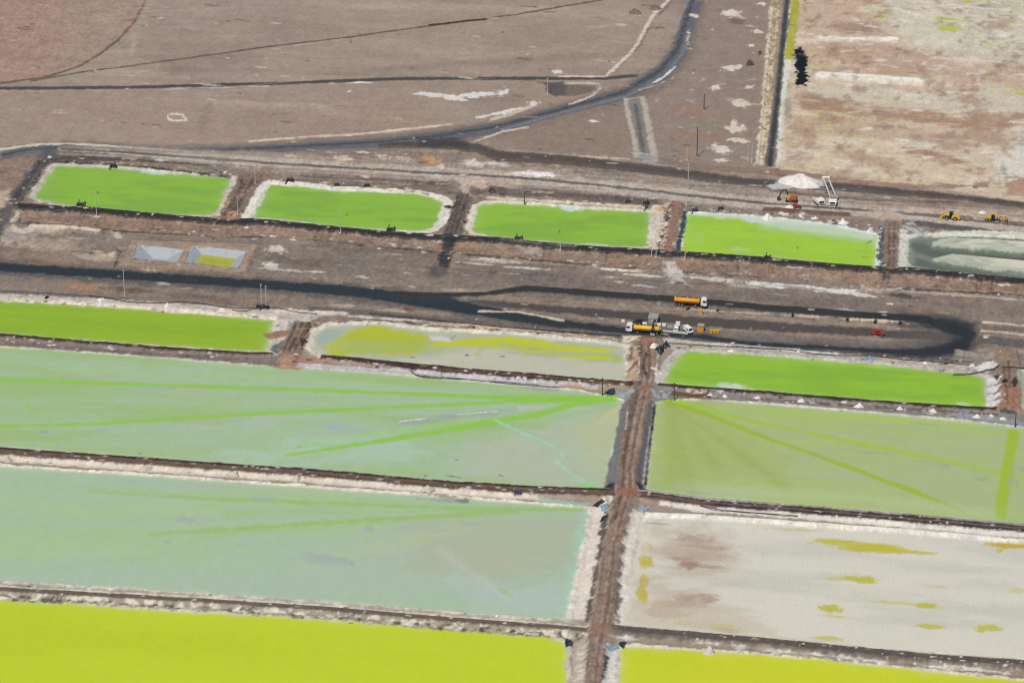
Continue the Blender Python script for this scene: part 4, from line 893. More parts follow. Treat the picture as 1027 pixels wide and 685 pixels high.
# clods, salt spills and wet spots along every bank
for ln_, nn_, sp in [(crest, 150, 3), (fb, 90, 4), (fl, 130, 4), (D3, 130, 5), (D4, 70, 5), (D5, 120, 6), (D6, 80, 6), (cw, 90, 14), ([(0, 300), (110, 306), (276, 318)], 60, 4), ([(0, 341), (158, 353), (270, 361), (320, 363)], 60, 5),
                     ([(310, 322), (430, 327), (520, 333), (630, 343)], 80, 4), ([(300, 363), (408, 370), (520, 380), (640, 389)], 80, 4), ([(660, 392), (757, 399), (862, 408), (1000, 418)], 90, 6), ([(665, 345), (757, 350), (862, 358), (980, 368)], 110, 6),
                     ([(40, 160), (130, 166), (232, 176)], 50, 3), ([(262, 180), (345, 187), (430, 194)], 60, 3), ([(480, 198), (560, 203), (650, 209)], 60, 3), ([(688, 210), (800, 217), (880, 230)], 60, 3),
                     ([(253, 178), (232, 222)], 30, 8), ([(465, 198), (448, 262)], 30, 8), ([(672, 204), (666, 256)], 40, 10), ([(894, 224), (893, 285)], 30, 9), ([(302, 320), (286, 360)], 40, 10), ([(1008, 352), (1010, 412)], 40, 10)]:
    qx = np.array([q[0] for q in ln_], float); qy = np.array([q[1] for q in ln_], float)
    acc = np.concatenate([[0], np.cumsum(np.hypot(np.diff(qx), np.diff(qy)))])
    for i in range(nn_):
        t_ = random.uniform(0, acc[-1])
        vert = abs(qy[-1] - qy[0]) > abs(qx[-1] - qx[0])
        px_ = float(np.interp(t_, acc, qx)) + random.gauss(0, sp * .8 if vert else 1.2); py_ = float(np.interp(t_, acc, qy)) + random.gauss(0, 1.0 if vert else sp * .55)
        jx = min(np.searchsorted(gx, P(px_, py_)[0]), NX - 1); jy = min(np.searchsorted(gy, P(px_, py_)[1]), NY - 1)
        q_ = IDS[int(OID[jy, jx])]
        if q_[1] is not None and q_[1][0] != 'salt_rim': continue
        blob(px_, py_, random.uniform(1.5, 4 if vert else 7), random.uniform(.9, 2.0), random.choice([S(150, 128, 112) if vert else S(222, 214, 202), S(98, 84, 76) if vert else S(222, 214, 202), S(58, 50, 46), S(74, 62, 56), S(160, 130, 110), S(188, 176, 162)]), ang=random.uniform(0, 9), a=random.uniform(.4, .95))
band([(q[0], q[1] - .2) for q in crest], 2.6, S(46, 45, 45), z=1.0, f=.4, rough=.5, a=.85)
gul = (fbm(X / 1.0, Y / 7, 3, 1201) * .5 + fbm(X / 2.6, Y / 9, 2, 1210) * .5)
bk = np.isin(OID, [bank]) * 1.0
C *= (1 + .12 * bk * gul)[..., None]
# scattered small stones and salt flecks on the open ground
for i in range(900):
    xx = random.uniform(-10, 1037); yy = random.choice([random.uniform(150, 205), random.uniform(215, 345), random.uniform(0, 160)])
    if 790 < xx and yy < 180: continue
    sl_, dd_ = None, None
    px_, py_ = P(xx, yy)
    jx = np.searchsorted(gx, px_); jy = np.searchsorted(gy, py_)
    if IDS[int(OID[jy, jx])][1] is not None or IDS[int(OID[jy, jx])][0] in ('canal_water',): continue
    light = random.random() < .55
    blob(xx, yy, random.choice([2, 3, 4, 6, 10, 18]) * random.uniform(.8, 1.3), random.uniform(.9, 2.4), S(198, 186, 170) if light else S(90, 79, 71), ang=random.uniform(1, 8), a=random.uniform(.25, .7))

# ------------------------------------------------------------------ grain of every surface, relief of the loose ground
gr1 = fbm(X / .9, Y / 1.9, 2, 900); gr2 = fbm(X / 4, Y / 5.5, 3, 930); gr3 = fbm(X / 40, Y / 1.6, 3, 960)
C *= (1 + GRIT * (0.13 * gr1 + 0.09 * gr2 + 0.035 * gr3))[..., None]
hue = (fbm(X / 9, Y / 5, 3, 990) * GRIT * .035)[..., None]
C *= (1 + hue * np.array([1.0, 0.0, -1.0], np.float32)[None, None])
np.clip(C, 0.004, .86, out=C)
H += GRIT * np.maximum(0, .06 + .10 * fbm(X / 2.2, Y / 2.2, 3, 1010) + .12 * fbm(X / 9, Y / 6, 2, 1030)).astype(np.float32) * (GRIT > .3)
for pt_ in PITS:
    sl_, d_ = sdf([P(q[0], q[1], .62) for q in pt_], 3)
    hh = H[sl_]; hh[d_ < -.1] = -7.5
ed = np.minimum(np.minimum(np.arange(NX), np.arange(NX)[::-1])[None, :], np.minimum(np.arange(NY), np.arange(NY)[::-1])[:, None])
H *= np.clip(ed / 6.0, 0, 1)


def ground_z(x, y):
    i = int(np.clip(np.searchsorted(gx, x), 1, NX - 1)); j = int(np.clip(np.searchsorted(gy, y), 1, NY - 1))
    return float(H[j - 1:j + 1, i - 1:i + 1].mean())


def at(px, py, dz=0.0):
    x, y = P(px, py); z = ground_z(x, y)
    x, y = P(px, py, z)
    return (x, y, z + dz)


# ------------------------------------------------------------------ materials
def principled(name):
    m = bpy.data.materials.new(name); m.use_nodes = True
    return m, m.node_tree, m.node_tree.nodes['Principled BSDF']


def earth_mat(name, rough=.95, spec=.12, bump=.35, n_amt=.16, sc=1.4):
    m, t, b = principled(name)
    at_ = t.nodes.new('ShaderNodeAttribute'); at_.attribute_name = 'Col'
    co = t.nodes.new('ShaderNodeTexCoord')
    no = t.nodes.new('ShaderNodeTexNoise'); no.inputs['Scale'].default_value = sc; no.inputs['Detail'].default_value = 5; no.inputs['Roughness'].default_value = .65
    t.links.new(co.outputs['Object'], no.inputs['Vector'])
    mr = t.nodes.new('ShaderNodeMapRange'); mr.inputs['From Min'].default_value = .25; mr.inputs['From Max'].default_value = .75
    mr.inputs['To Min'].default_value = 1 - n_amt; mr.inputs['To Max'].default_value = 1 + n_amt
    t.links.new(no.outputs['Fac'], mr.inputs['Value'])
    mx = t.nodes.new('ShaderNodeVectorMath'); mx.operation = 'SCALE'
    t.links.new(at_.outputs['Color'], mx.inputs[0]); t.links.new(mr.outputs[0], mx.inputs['Scale'])
    t.links.new(mx.outputs[0], b.inputs['Base Color'])
    b.inputs['Roughness'].default_value = rough; b.inputs['Specular IOR Level'].default_value = spec
    if bump:
        bp = t.nodes.new('ShaderNodeBump'); bp.inputs['Strength'].default_value = bump; bp.inputs['Distance'].default_value = .25
        t.links.new(no.outputs['Fac'], bp.inputs['Height']); t.links.new(bp.outputs[0], b.inputs['Normal'])
    return m


M_EARTH = earth_mat('earth')
M_BRINE = earth_mat('brine', rough=.4, spec=.15, bump=.0, n_amt=.025, sc=.25)
M_SALT = earth_mat('salt_crust', rough=.85, spec=.2, bump=.4, n_amt=.10, sc=1.2)


def paint_mat(name, rgb, rough=.5, dirt=.25, metal=0.0, sc=.9, dirtcol=(150, 128, 108)):
    m, t, b = principled(name)
    co = t.nodes.new('ShaderNodeTexCoord')
    no = t.nodes.new('ShaderNodeTexNoise'); no.inputs['Scale'].default_value = sc; no.inputs['Detail'].default_value = 5
    t.links.new(co.outputs['Object'], no.inputs['Vector'])
    mr = t.nodes.new('ShaderNodeMapRange'); mr.inputs['From Min'].default_value = .45; mr.inputs['From Max'].default_value = .75
    mr.inputs['To Max'].default_value = dirt
    t.links.new(no.outputs['Fac'], mr.inputs['Value'])
    mx = t.nodes.new('ShaderNodeMix'); mx.data_type = 'RGBA'
    mx.inputs['A'].default_value = (*S(*rgb), 1); mx.inputs['B'].default_value = (*S(*dirtcol), 1)
    t.links.new(mr.outputs[0], mx.inputs['Factor']); t.links.new(mx.outputs['Result'], b.inputs['Base Color'])
    b.inputs['Roughness'].default_value = rough; b.inputs['Metallic'].default_value = metal
    b.inputs['Specular IOR Level'].default_value = .3
    return m


# ------------------------------------------------------------------ ground sheet cut into ground, roads, banks and ponds
V = np.stack([X, Y, H], -1).reshape(-1, 3).astype(np.float32)
VC = np.concatenate([C.reshape(-1, 3), np.ones((NX * NY, 1), np.float32)], 1).astype(np.float32)
idx = np.arange(NX * NY).reshape(NY, NX)
quads = np.stack([idx[:-1, :-1], idx[:-1, 1:], idx[1:, 1:], idx[1:, :-1]], -1).reshape(-1, 4)
fo = OID[:-1, :-1].reshape(-1)


def np_mesh(name, verts, faces, cols, mat):
    me = bpy.data.meshes.new(name)
    nf = len(faces)
    me.vertices.add(len(verts)); me.vertices.foreach_set('co', verts.astype(np.float32).ravel())
    me.loops.add(nf * 4); me.loops.foreach_set('vertex_index', faces.astype(np.int32).ravel())
    me.polygons.add(nf); me.polygons.foreach_set('loop_start', (np.arange(nf) * 4).astype(np.int32))
    me.update(calc_edges=True)
    a = me.color_attributes.new('Col', 'FLOAT_COLOR', 'POINT'); a.data.foreach_set('color', cols.ravel())
    me.polygons.foreach_set('use_smooth', np.ones(nf, bool))
    me.materials.append(mat)
    return me


fo2 = fo.reshape(NY - 1, NX - 1)
bank_id = [i for i, q in IDS.items() if q[0] == 'earth_bank'][0]
from collections import deque
for i_, q_ in IDS.items():
    if q_[1] is None: continue
    todo = set(zip(*[k_.tolist() for k_ in np.nonzero(fo2 == i_)]))
    comps = []
    while todo:
        st = todo.pop(); dq = deque([st]); comp = [st]
        while dq:
            r_, c_ = dq.popleft()
            for nb in ((r_ + 1, c_), (r_ - 1, c_), (r_, c_ + 1), (r_, c_ - 1)):
                if nb in todo:
                    todo.remove(nb); dq.append(nb); comp.append(nb)
        comps.append(comp)
    comps.sort(key=len)
    for comp in comps[:-1]:
        for r_, c_ in comp: fo2[r_, c_] = bank_id


def cut(ids):
    sel = quads[np.isin(fo, ids)]
    if len(sel) == 0:
        return None
    u, inv = np.unique(sel, return_inverse=True)
    return V[u], inv.reshape(-1, 4), VC[u]


def link(name, me, parent=None, loc=(0, 0, 0)):
    o = bpy.data.objects.new(name, me); COL.objects.link(o); o.location = loc
    if parent: o.parent = parent
    return o


def empty(name, label, cat, loc=(0, 0, 0), rz=0.0, group=None):
    o = bpy.data.objects.new(name, None); COL.objects.link(o)
    o.location = loc; o.rotation_euler = (0, 0, rz - (.08 if group != 'evaporation ponds of the salt works' else 0)); o.empty_display_size = .5
    o['label'] = label; o['category'] = cat
    if group: o['group'] = group
    return o


def tag(o, label, cat, group=None):
    o['label'] = label; o['category'] = cat
    if group: o['group'] = group
    return o


for i, (nm, part) in IDS.items():
    if part is None:
        r = cut([i])
        if r is None: continue
        o = link(nm, np_mesh(nm, *r, M_BRINE if nm == 'canal_water' else M_EARTH))
        o['kind'] = 'structure'
for key, nm, label, wid, rid, part in PONDS:
    rw = cut([wid]); rr = cut([rid])
    c = rw[0].mean(0)
    root = empty(nm, label, 'pond', (float(c[0]), float(c[1]), 0.0), group='evaporation ponds of the salt works')
    for nn, r, mm in ((part, rw, M_SALT if part == 'salt_bed' else M_BRINE), ('salt_rim', rr, M_SALT)):
        if r is None: continue
        v = r[0] - np.array([c[0], c[1], 0], np.float32)
        link(nn, np_mesh(nn, v, r[1], r[2], mm), root)

# the plain going on to the horizon
bx0, bx1, by0, by1 = gx[0], gx[-1], gy[0], gy[-1]
RF = 14000
rv = np.array([(bx0, by0, 0), (bx1, by0, 0), (bx1, by1, 0), (bx0, by1, 0), (-RF, -RF, 0), (RF, -RF, 0), (RF, RF, 0), (-RF, RF, 0)], np.float32)
rf = np.array([(4, 5, 1, 0), (5, 6, 2, 1), (6, 7, 3, 2), (7, 4, 0, 3)])
rc = np.tile(np.array([*DESERT, 1], np.float32), (8, 1))
pl = link('desert_plain', np_mesh('desert_plain', rv, rf, rc, M_EARTH)); pl['kind'] = 'structure'

#THINGS#
# ------------------------------------------------------------------ things
class MB:
    def __init__(s): s.v = []; s.f = []

    def add(s, vs, fs):
        o = len(s.v); s.v += [tuple(map(float, q)) for q in vs]; s.f += [tuple(o + i for i in q) for q in fs]; return s

    def box(s, x0, x1, y0, y1, z0, z1, tx=0.0, ty=0.0, b=0.06):
        """box with cut upper edges; tx, ty draw the top in"""
        b = min(b, (x1 - x0) / 4, (y1 - y0) / 4, (z1 - z0) / 4)
        r = [(x0, x1, y0, y1, z0), (x0 + tx * .9, x1 - tx * .9, y0 + ty * .9, y1 - ty * .9, z1 - b), (x0 + tx + b, x1 - tx - b, y0 + ty + b, y1 - ty - b, z1)]
        vs = []
        for a, c, d, e, z in r: vs += [(a, d, z), (c, d, z), (c, e, z), (a, e, z)]
        fs = [(3, 2, 1, 0), (8, 9, 10, 11)]
        for k in (0, 4):
            for i in range(4): fs.append((k + i, k + (i + 1) % 4, k + 4 + (i + 1) % 4, k + 4 + i))
        return s.add(vs, fs)

    def prism(s, prof, y0, y1):
        n = len(prof)
        vs = [(x, y0, z) for x, z in prof] + [(x, y1, z) for x, z in prof]
        fs = [tuple(range(n)), tuple(range(2 * n - 1, n - 1, -1))] + [(i + n, (i + 1) % n + n, (i + 1) % n, i) for i in range(n)]
        return s.add(vs, fs)

    def tube(s, path, r, n=8, cap=True):
        pts = [Vector(p) for p in path]; rs = r if isinstance(r, (list, tuple)) else [r] * len(pts)
        vs = []; up = None
        for i, p in enumerate(pts):
            t = (pts[min(i + 1, len(pts) - 1)] - pts[max(i - 1, 0)]).normalized()
            ref = Vector((0, 0, 1)) if abs(t.z) < .9 else Vector((1, 0, 0))
            a = t.cross(ref).normalized(); b = a.cross(t).normalized()
            for k in range(n):
                q = 2 * math.pi * k / n
                vs.append(p + (a * math.cos(q) + b * math.sin(q)) * rs[i])
        fs = []
        for i in range(len(pts) - 1):
            for k in range(n): fs.append((i * n + k, i * n + (k + 1) % n, (i + 1) * n + (k + 1) % n, (i + 1) * n + k))
        if cap:
            fs.append(tuple(range(n - 1, -1, -1))); fs.append(tuple((len(pts) - 1) * n + k for k in range(n)))
        return s.add(vs, fs)

    def bar(s, p, q, w, h=None):
        return s.tube([p, q], w / 1.41, n=4)

    def build(s, name, mat, parent=None, loc=None, smooth=False, rz=0.0):
        me = bpy.data.meshes.new(name); me.from_pydata(s.v, [], s.f); me.validate(); me.update()
        bmm = bmesh.new(); bmm.from_mesh(me); bmesh.ops.recalc_face_normals(bmm, faces=bmm.faces); bmm.to_mesh(me); bmm.free()
        if smooth: me.polygons.foreach_set('use_smooth', np.ones(len(me.polygons), bool))
        me.materials.append(mat)
        o = link(name, me, parent)
        if loc is not None: o.location = loc
        o.rotation_euler = (0, 0, rz)
        return o


import bmesh
M = dict(
    white=paint_mat('white_paint', (232, 230, 224), .45, .35), yellow=paint_mat('yellow_paint', (206, 160, 44), .5, .35), ytank=paint_mat('yellow_tank', (226, 176, 40), .4, .3),
    otank=paint_mat('orange_tank', (226, 150, 34), .4, .3), orange=paint_mat('orange_paint', (150, 86, 38), .5, .4), red=paint_mat('red_paint', (166, 40, 40), .4, .2),
    glass=paint_mat('dark_glass', (30, 36, 42), .12, .05), tyre=paint_mat('rubber', (34, 33, 33), .9, .5), steel=paint_mat('dark_steel', (58, 56, 54), .6, .4), hub=paint_mat('wheel_hub', (150, 146, 140), .5, .5),
    grey=paint_mat('grey_metal', (150, 154, 148), .5, .3), pale=paint_mat('pale_concrete', (196, 190, 180), .8, .3), poledk=paint_mat('tarred_pole', (74, 68, 64), .85, .2), blue=paint_mat('dark_blue_paint', (44, 54, 82), .5, .2),
    salt=paint_mat('white_salt', (224, 219, 210), .9, .6, sc=.6, dirtcol=(176, 166, 152)), dirtysalt=paint_mat('dirty_salt', (196, 186, 172), .95, .7, sc=.8, dirtcol=(150, 134, 120)), mud=paint_mat('brown_spoil', (112, 98, 88), .95, .6, sc=.5, dirtcol=(140, 122, 108)),
    liner=paint_mat('black_liner', (38, 42, 50), .35, .35, sc=.8, dirtcol=(120, 124, 128)), geo=paint_mat('pale_geotextile', (152, 166, 174), .7, .9, sc=.9, dirtcol=(96, 104, 112)), pit=paint_mat('grey_pond_liner', (164, 170, 174), .7, .35, sc=.4, dirtcol=(128, 126, 122)),
    hose=paint_mat('black_hose', (46, 46, 48), .6, .3), bluet=paint_mat('blue_tarp', (112, 132, 152), .6, .7, sc=1.2, dirtcol=(190, 196, 200)), ochre=paint_mat('ochre_paint', (206, 160, 44), .5, .3))
RZ = 0.0


def wheel(parent, x, y, r, wd, hubm=True):
    m = MB()
    prof = [(-wd / 2, r * .55), (-wd / 2, r * .92), (-wd * .35, r), (wd * .35, r), (wd / 2, r * .92), (wd / 2, r * .55)]
    n = 14; vs = []; fs = []
    for i in range(n):
        a = 2 * math.pi * i / n
        for (dy, rr) in prof: vs.append((rr * math.cos(a), dy, rr * math.sin(a)))
    k = len(prof)
    for i in range(n):
        for j in range(k): fs.append((i * k + j, i * k + (j + 1) % k, ((i + 1) % n) * k + (j + 1) % k, ((i + 1) % n) * k + j))
    m.add(vs, fs)
    w_ = m.build('wheel', M['tyre'], parent, (x, y, r), True)
    if hubm:
        MB().tube([(0, -wd * .42, 0), (0, wd * .42, 0)], r * .56, 10).build('hub', M['hub'], w_)
    return w_


def tanker(loc, rz, label, tankm):
    t = empty('tanker_truck', label, 'tanker truck', loc, rz, 'tanker trucks')
    MB().box(-6.3, 6.6, -.45, .45, .75, 1.05).box(-6.3, -6.1, -1.2, 1.2, .6, .95).build('chassis', M['steel'], t)
    prof = [(4.35, .7), (6.75, .7), (6.85, 1.7), (6.55, 2.9), (6.2, 3.25), (5.2, 3.45), (4.4, 3.2)]
    c = MB().prism(prof, -1.25, 1.25).build('cab', M['white'], t)
    MB().prism([(6.83, 1.85), (6.87, 1.85), (6.61, 2.85), (6.57, 2.85)], -1.1, 1.1).build('windscreen', M['glass'], c)
    for s_ in (-1, 1):
        MB().box(5.2, 6.35, s_ * 1.262 - .012, s_ * 1.262 + .012, 1.9, 2.75, b=.01).build('side_window', M['glass'], c)
        MB().box(6.5, 6.65, s_ * 1.45 - .12, s_ * 1.45 + .12, 1.9, 2.6).build('mirror', M['steel'], c)
    MB().box(6.7, 6.95, -1.2, 1.2, .45, .95).build('bumper', M['steel'], c)
    n = 20; vs = []; fs = []
    secs = [(-6.25, .35), (-6.1, .85), (-5.9, 1), (3.5, 1), (3.72, .85), (3.85, .35)]
    for x, k in secs:
        for i in range(n):
            a = 2 * math.pi * i / n
            vs.append((x, 1.22 * k * math.cos(a), 2.12 + 1.02 * k * math.sin(a)))
    for i in range(len(secs) - 1):
        for k in range(n): fs.append((i * n + k, i * n + (k + 1) % n, (i + 1) * n + (k + 1) % n, (i + 1) * n + k))
    fs += [tuple(range(n)), tuple(len(vs) - n + k for k in range(n))]
    tk = MB().add(vs, fs).build('tank', tankm, t, None, True)
    MB().box(-5.6, 3.2, -.32, .32, 3.12, 3.2).build('walkway', M['steel'], tk)
    for x in (-4, -1.2, 1.6): MB().tube([(x, 0, 3.15), (x, 0, 3.42)], .3, 10).build('hatch', M['grey'], tk)
    MB().box(-5.8, 3.4, -1.2, -1.12, 1.1, 1.3).box(-5.8, 3.4, 1.12, 1.2, 1.1, 1.3).build('side_rail', M['steel'], t)
    for x in (5.7, -2.9, -4.1, -5.3, 2.3):
        for s_ in (-1, 1): wheel(t, x, s_ * 1.05, .5, .34)
    return t


def pickup(loc, rz, label, mat, group=None):
    t = empty('pickup_truck', label, 'pickup truck', loc, rz, group)
    b = MB().prism([(-2.6, .5), (2.6, .5), (2.65, .9), (2.5, 1.05), (1.2, 1.15), (-2.6, 1.1)], -.92, .92)
    b = b.build('body', mat, t)
    MB().prism([(-.75, 1.1), (1.15, 1.12), (.55, 1.78), (-.55, 1.8)], -.82, .82).build('cab', mat, t)
    MB().prism([(.62, 1.72), (1.18, 1.14), (1.22, 1.14), (.66, 1.74)], -.74, .74).build('windscreen', M['glass'], t)
    for s_ in (-1, 1): MB().prism([(-.6, 1.2), (.85, 1.2), (.45, 1.68), (-.5, 1.7)], s_ * .83 - .01, s_ * .83 + .01).build('side_window', M['glass'], t)
    MB().box(-2.5, -.85, -.78, .78, 1.1, 1.115, b=.002).build('load_bed', M['steel'], t)
    for s_ in (-1, 1): MB().box(-2.55, -.8, s_ * .85 - .06, s_ * .85 + .06, 1.08, 1.42).build('bed_side', mat, t)
    MB().tube([(-.75, -.8, 1.1), (-.8, -.8, 1.85), (-.8, .8, 1.85), (-.75, .8, 1.1)], .05, 6).build('roll_bar', M['steel'], t)
    for x in (1.6, -1.6):
        for s_ in (-1, 1): wheel(t, x, s_ * .8, .4, .26)
    for s_ in (-1, 1): MB().box(2.58, 2.68, s_ * .65 - .16, s_ * .65 + .16, .78, .95, b=.02).build('headlight', M['pale'], t)
    return t


def dump_truck(loc, rz, label):
    t = empty('dump_truck', label, 'dump truck', loc, rz, 'white dump trucks beside the salt pile')
    t.scale = (.82, .86, .84)
    MB().box(-3.4, 3.1, -.8, .8, .8, 1.2).build('chassis', M['steel'], t)
    c = MB().prism([(1.5, 1.1), (3.3, 1.1), (3.4, 1.8), (3.1, 3.0), (2.0, 3.15), (1.5, 3.0)], -1.6, 1.6).build('cab', M['white'], t)
    MB().prism([(3.38, 1.95), (3.42, 1.95), (3.18, 2.85), (3.14, 2.85)], -1.35, 1.35).build('windscreen', M['glass'], c)
    MB().box(3.3, 3.5, -1.0, 1.0, .75, 1.55, b=.03).build('grille', M['steel'], c)
    MB().box(3.35, 3.75, -1.5, 1.5, .4, .75).build('bumper', M['white'], c)
    bd = MB()
    bd.box(-3.7, 1.35, -1.9, 1.9, 1.25, 1.5)
    for s_ in (-1, 1): bd.prism([(-3.8, 1.5), (1.4, 1.5), (1.5, 3.1), (-3.5, 2.9)], s_ * 1.9 - .12, s_ * 1.9 + .12)
    bd.prism([(1.2, 1.5), (1.42, 1.5), (1.55, 3.25), (1.35, 3.25)], -1.9, 1.9)
    bd.build('tipper_body', M['white'], t)
    MB().prism([(-3.6, 1.5), (1.2, 1.5), (1.0, 2.7), (-1, 3.1), (-3.0, 2.3)], -1.76, 1.76).build('salt_load', M['salt'], t)
    for x, ws in ((2.4, 1.45), (-1.4, 1.45), (-2.8, 1.45)):
        for s_ in (-1, 1): wheel(t, x, s_ * ws, .72, .55)
    return t


def excavator(loc, rz, label):
    t = empty('excavator', label, 'excavator', loc, rz)
    for s_ in (-1, 1):
        MB().prism([(-2.2, .35), (-1.9, 0.02), (1.9, 0.02), (2.2, .35), (2.0, .85), (-2.0, .85)], s_ * 1.15 - .3, s_ * 1.15 + .3).build('crawler_track', M['tyre'], t)
    MB().box(-1.2, 1.2, -.9, .9, .5, 1.05).build('undercarriage', M['steel'], t)
    MB().box(-2.5, .7, -1.35, 1.35, 1.05, 2.25, tx=.1, ty=.1, b=.15).build('engine_house', M['orange'], t)
    MB().box(-2.9, -2.2, -1.3, 1.3, 1.0, 1.9, tx=.1).build('counterweight', M['steel'], t)
    c = MB().box(.0, 1.6, .2, 1.3, 1.1, 2.95, tx=.15, ty=.08).build('cab', M['ochre'], t)
    MB().prism([(1.6, 1.3), (1.63, 1.3), (1.5, 2.7), (1.47, 2.7)], .3, 1.2).build('windscreen', M['glass'], c)
    MB().bar((.8, -.5, 1.6), (2.2, -.5, 5.0), .5).bar((2.2, -.5, 5.0), (3.9, -.5, 4.4), .45).build('boom', M['steel'], t)
    MB().bar((3.7, -.5, 4.6), (4.9, -.5, 1.7), .4).build('stick', M['steel'], t)
    MB().prism([(4.5, 1.8), (5.4, 1.7), (5.9, .9), (5.5, .15), (4.6, .05), (4.3, .9)], -1.1, .1).build('bucket', M['steel'], t)
    MB().tube([(1.2, -.5, 2.4), (2.6, -.5, 4.3)], .1, 6).build('hydraulic_ram', M['grey'], t)
    return t


def loader(loc, rz, label):
    t = empty('wheel_loader', label, 'wheel loader', loc, rz)
    MB().box(-3.6, -.4, -1.05, 1.05, .8, 2.15, tx=.12, ty=.12, b=.15).build('engine_house', M['yellow'], t)
    MB().box(-3.9, -3.4, -1.2, 1.2, .7, 1.5).build('counterweight', M['yellow'], t)
    MB().box(-.4, 1.9, -.55, .55, .75, 1.35).build('front_frame', M['steel'], t)
    c = MB().box(-.9, .65, -.8, .8, 1.6, 3.2, tx=.14, ty=.1).build('cab', M['glass'], t)
    MB().box(-1.0, .7, -.85, .85, 3.2, 3.3).build('cab_roof', M['steel'], c)
    for s_ in (-1, 1): MB().bar((.7, s_ * .55, 1.7), (2.4, s_ * .55, 1.9), .3).bar((2.4, s_ * .55, 1.9), (3.7, s_ * .55, .7), .3).build('lift_arm', M['yellow'], t)
    MB().prism([(3.3, .15), (4.7, .1), (4.75, .2), (3.9, .5), (3.75, 1.3), (4.1, 1.65), (3.6, 1.6), (3.25, 1.0)], -1.5, 1.5).build('bucket', M['ochre'], t)
    for x in (1.6, -2.0):
        for s_ in (-1, 1): wheel(t, x, s_ * 1.15, .8, .6)
    return t


def grader(loc, rz, label):
    t = empty('motor_grader', label, 'road grader', loc, rz)
    MB().box(-4.4, -1.6, -.75, .75, 1.0, 2.2, tx=.1, ty=.08, b=.12).build('engine_house', M['yellow'], t)
    c = MB().box(-1.7, -.2, -.8, .8, 1.2, 3.2, tx=.12, ty=.08).build('cab', M['glass'], t)
    MB().box(-1.8, -.1, -.85, .85, 3.2, 3.3).build('cab_roof', M['ochre'], c)
    MB().bar((-.4, 0, 1.6), (1.0, 0, 2.6), .5).bar((1.0, 0, 2.6), (4.4, 0, 2.5), .45).bar((4.4, 0, 2.6), (4.7, 0, 1.0), .5).build('arched_frame', M['yellow'], t)
    MB().box(4.3, 5.0, -.9, .9, .75, 1.05).build('front_axle', M['yellow'], t)
    MB().prism([(1.3, .1), (1.5, .05), (1.6, .35), (1.5, .75), (1.3, .8)], -1.9, 1.9).build('blade', M['steel'], t, None, False, math.radians(20))
    MB().tube([(1.6, -.3, 1.0), (2.1, -.3, 2.4)], .12, 6).tube([(1.6, .3, 1.0), (2.1, .3, 2.4)], .12, 6).build('blade_ram', M['steel'], t)
    for x in (-2.2, -3.6):
        for s_ in (-1, 1): wheel(t, x, s_ * 1.0, .65, .45)
    for s_ in (-1, 1): wheel(t, 4.65, s_ * 1.0, .62, .4)
    return t


ROW = 0.0
tanker(at(645.5, 333.5), math.pi, 'yellow tanker truck with white cab standing beside the dark blue filling post', M['ytank'])
tanker(at(692, 306), 0.0, 'orange tanker truck with white cab driving alone on the raised dark haul road', M['otank'])
pickup(at(880, 335.5), 0.03, 'small red pickup driving on the dark ground inside the haul road loop', M['red'])
pickup(at(678.5, 330.5), math.pi / 2, 'white pickup parked between the yellow tanker and the white van', M['white'], 'white vehicles parked by the filling station')
pickup(at(641.5, 324.5), math.pi * .98, 'dark grey pickup half hidden behind the front of the yellow tanker', M['steel'], None)
t = empty('van', 'white van with dark windscreen parked left of the yellow hut', 'van', at(690.3, 333), -.9, 'white vehicles parked by the filling station')
MB().prism([(-2.4, .45), (2.3, .45), (2.45, 1.0), (1.9, 1.25), (1.3, 2.05), (-2.3, 2.15), (-2.45, 1.9)], -.95, .95).build('body', M['white'], t)
MB().prism([(1.36, 2.0), (1.94, 1.28), (1.98, 1.28), (1.4, 2.02)], -.82, .82).build('windscreen', M['glass'], t)
for s_ in (-1, 1):
    MB().box(.3, 1.25, s_ * .962 - .012, s_ * .962 + .012, 1.25, 1.85, b=.01).build('side_window', M['glass'], t)
    for x in (1.5, -1.5): wheel(t, x, s_ * .85, .36, .24)
dump_truck(at(821.5, 205), math.radians(-62), 'left white dump truck, turned slightly, facing the camera beside the salt pile')
dump_truck(at(835, 206), math.radians(-88), 'right white dump truck at the foot of the slanting conveyor')
excavator(at(793, 202), math.pi * 1.02, 'orange brown excavator with dark folded boom reaching left below the white pile')
loader(at(953.5, 220), math.pi * .97, 'yellow wheel loader with dark cab parked on the track above the grey pond')
grader(at(998, 222), math.radians(1), 'yellow road grader with arched frame near the right picture edge')
t = empty('roller', 'small red drum roller standing below the orange excavator', 'roller', at(799.5, 209), .2)
MB().tube([(1.1, -.8, .6), (1.1, .8, .6)], .6, 14).build('drum', M['steel'], t)
MB().box(-1.7, .2, -.7, .7, .6, 1.4, tx=.1, ty=.08).build('body', M['red'], t)
MB().bar((.1, -.75, .9), (1.2, -.95, .7), .15).bar((.1, .75, .9), (1.2, .95, .7), .15).build('yoke', M['red'], t)
MB().bar((-.9, -.6, 1.4), (-.9, -.6, 2.3), .1).bar((-.9, .6, 1.4), (-.9, .6, 2.3), .1).box(-1.4, .2, -.75, .75, 2.3, 2.4).build('canopy', M['red'], t)
for s_ in (-1, 1): wheel(t, -1.1, s_ * .75, .55, .3)

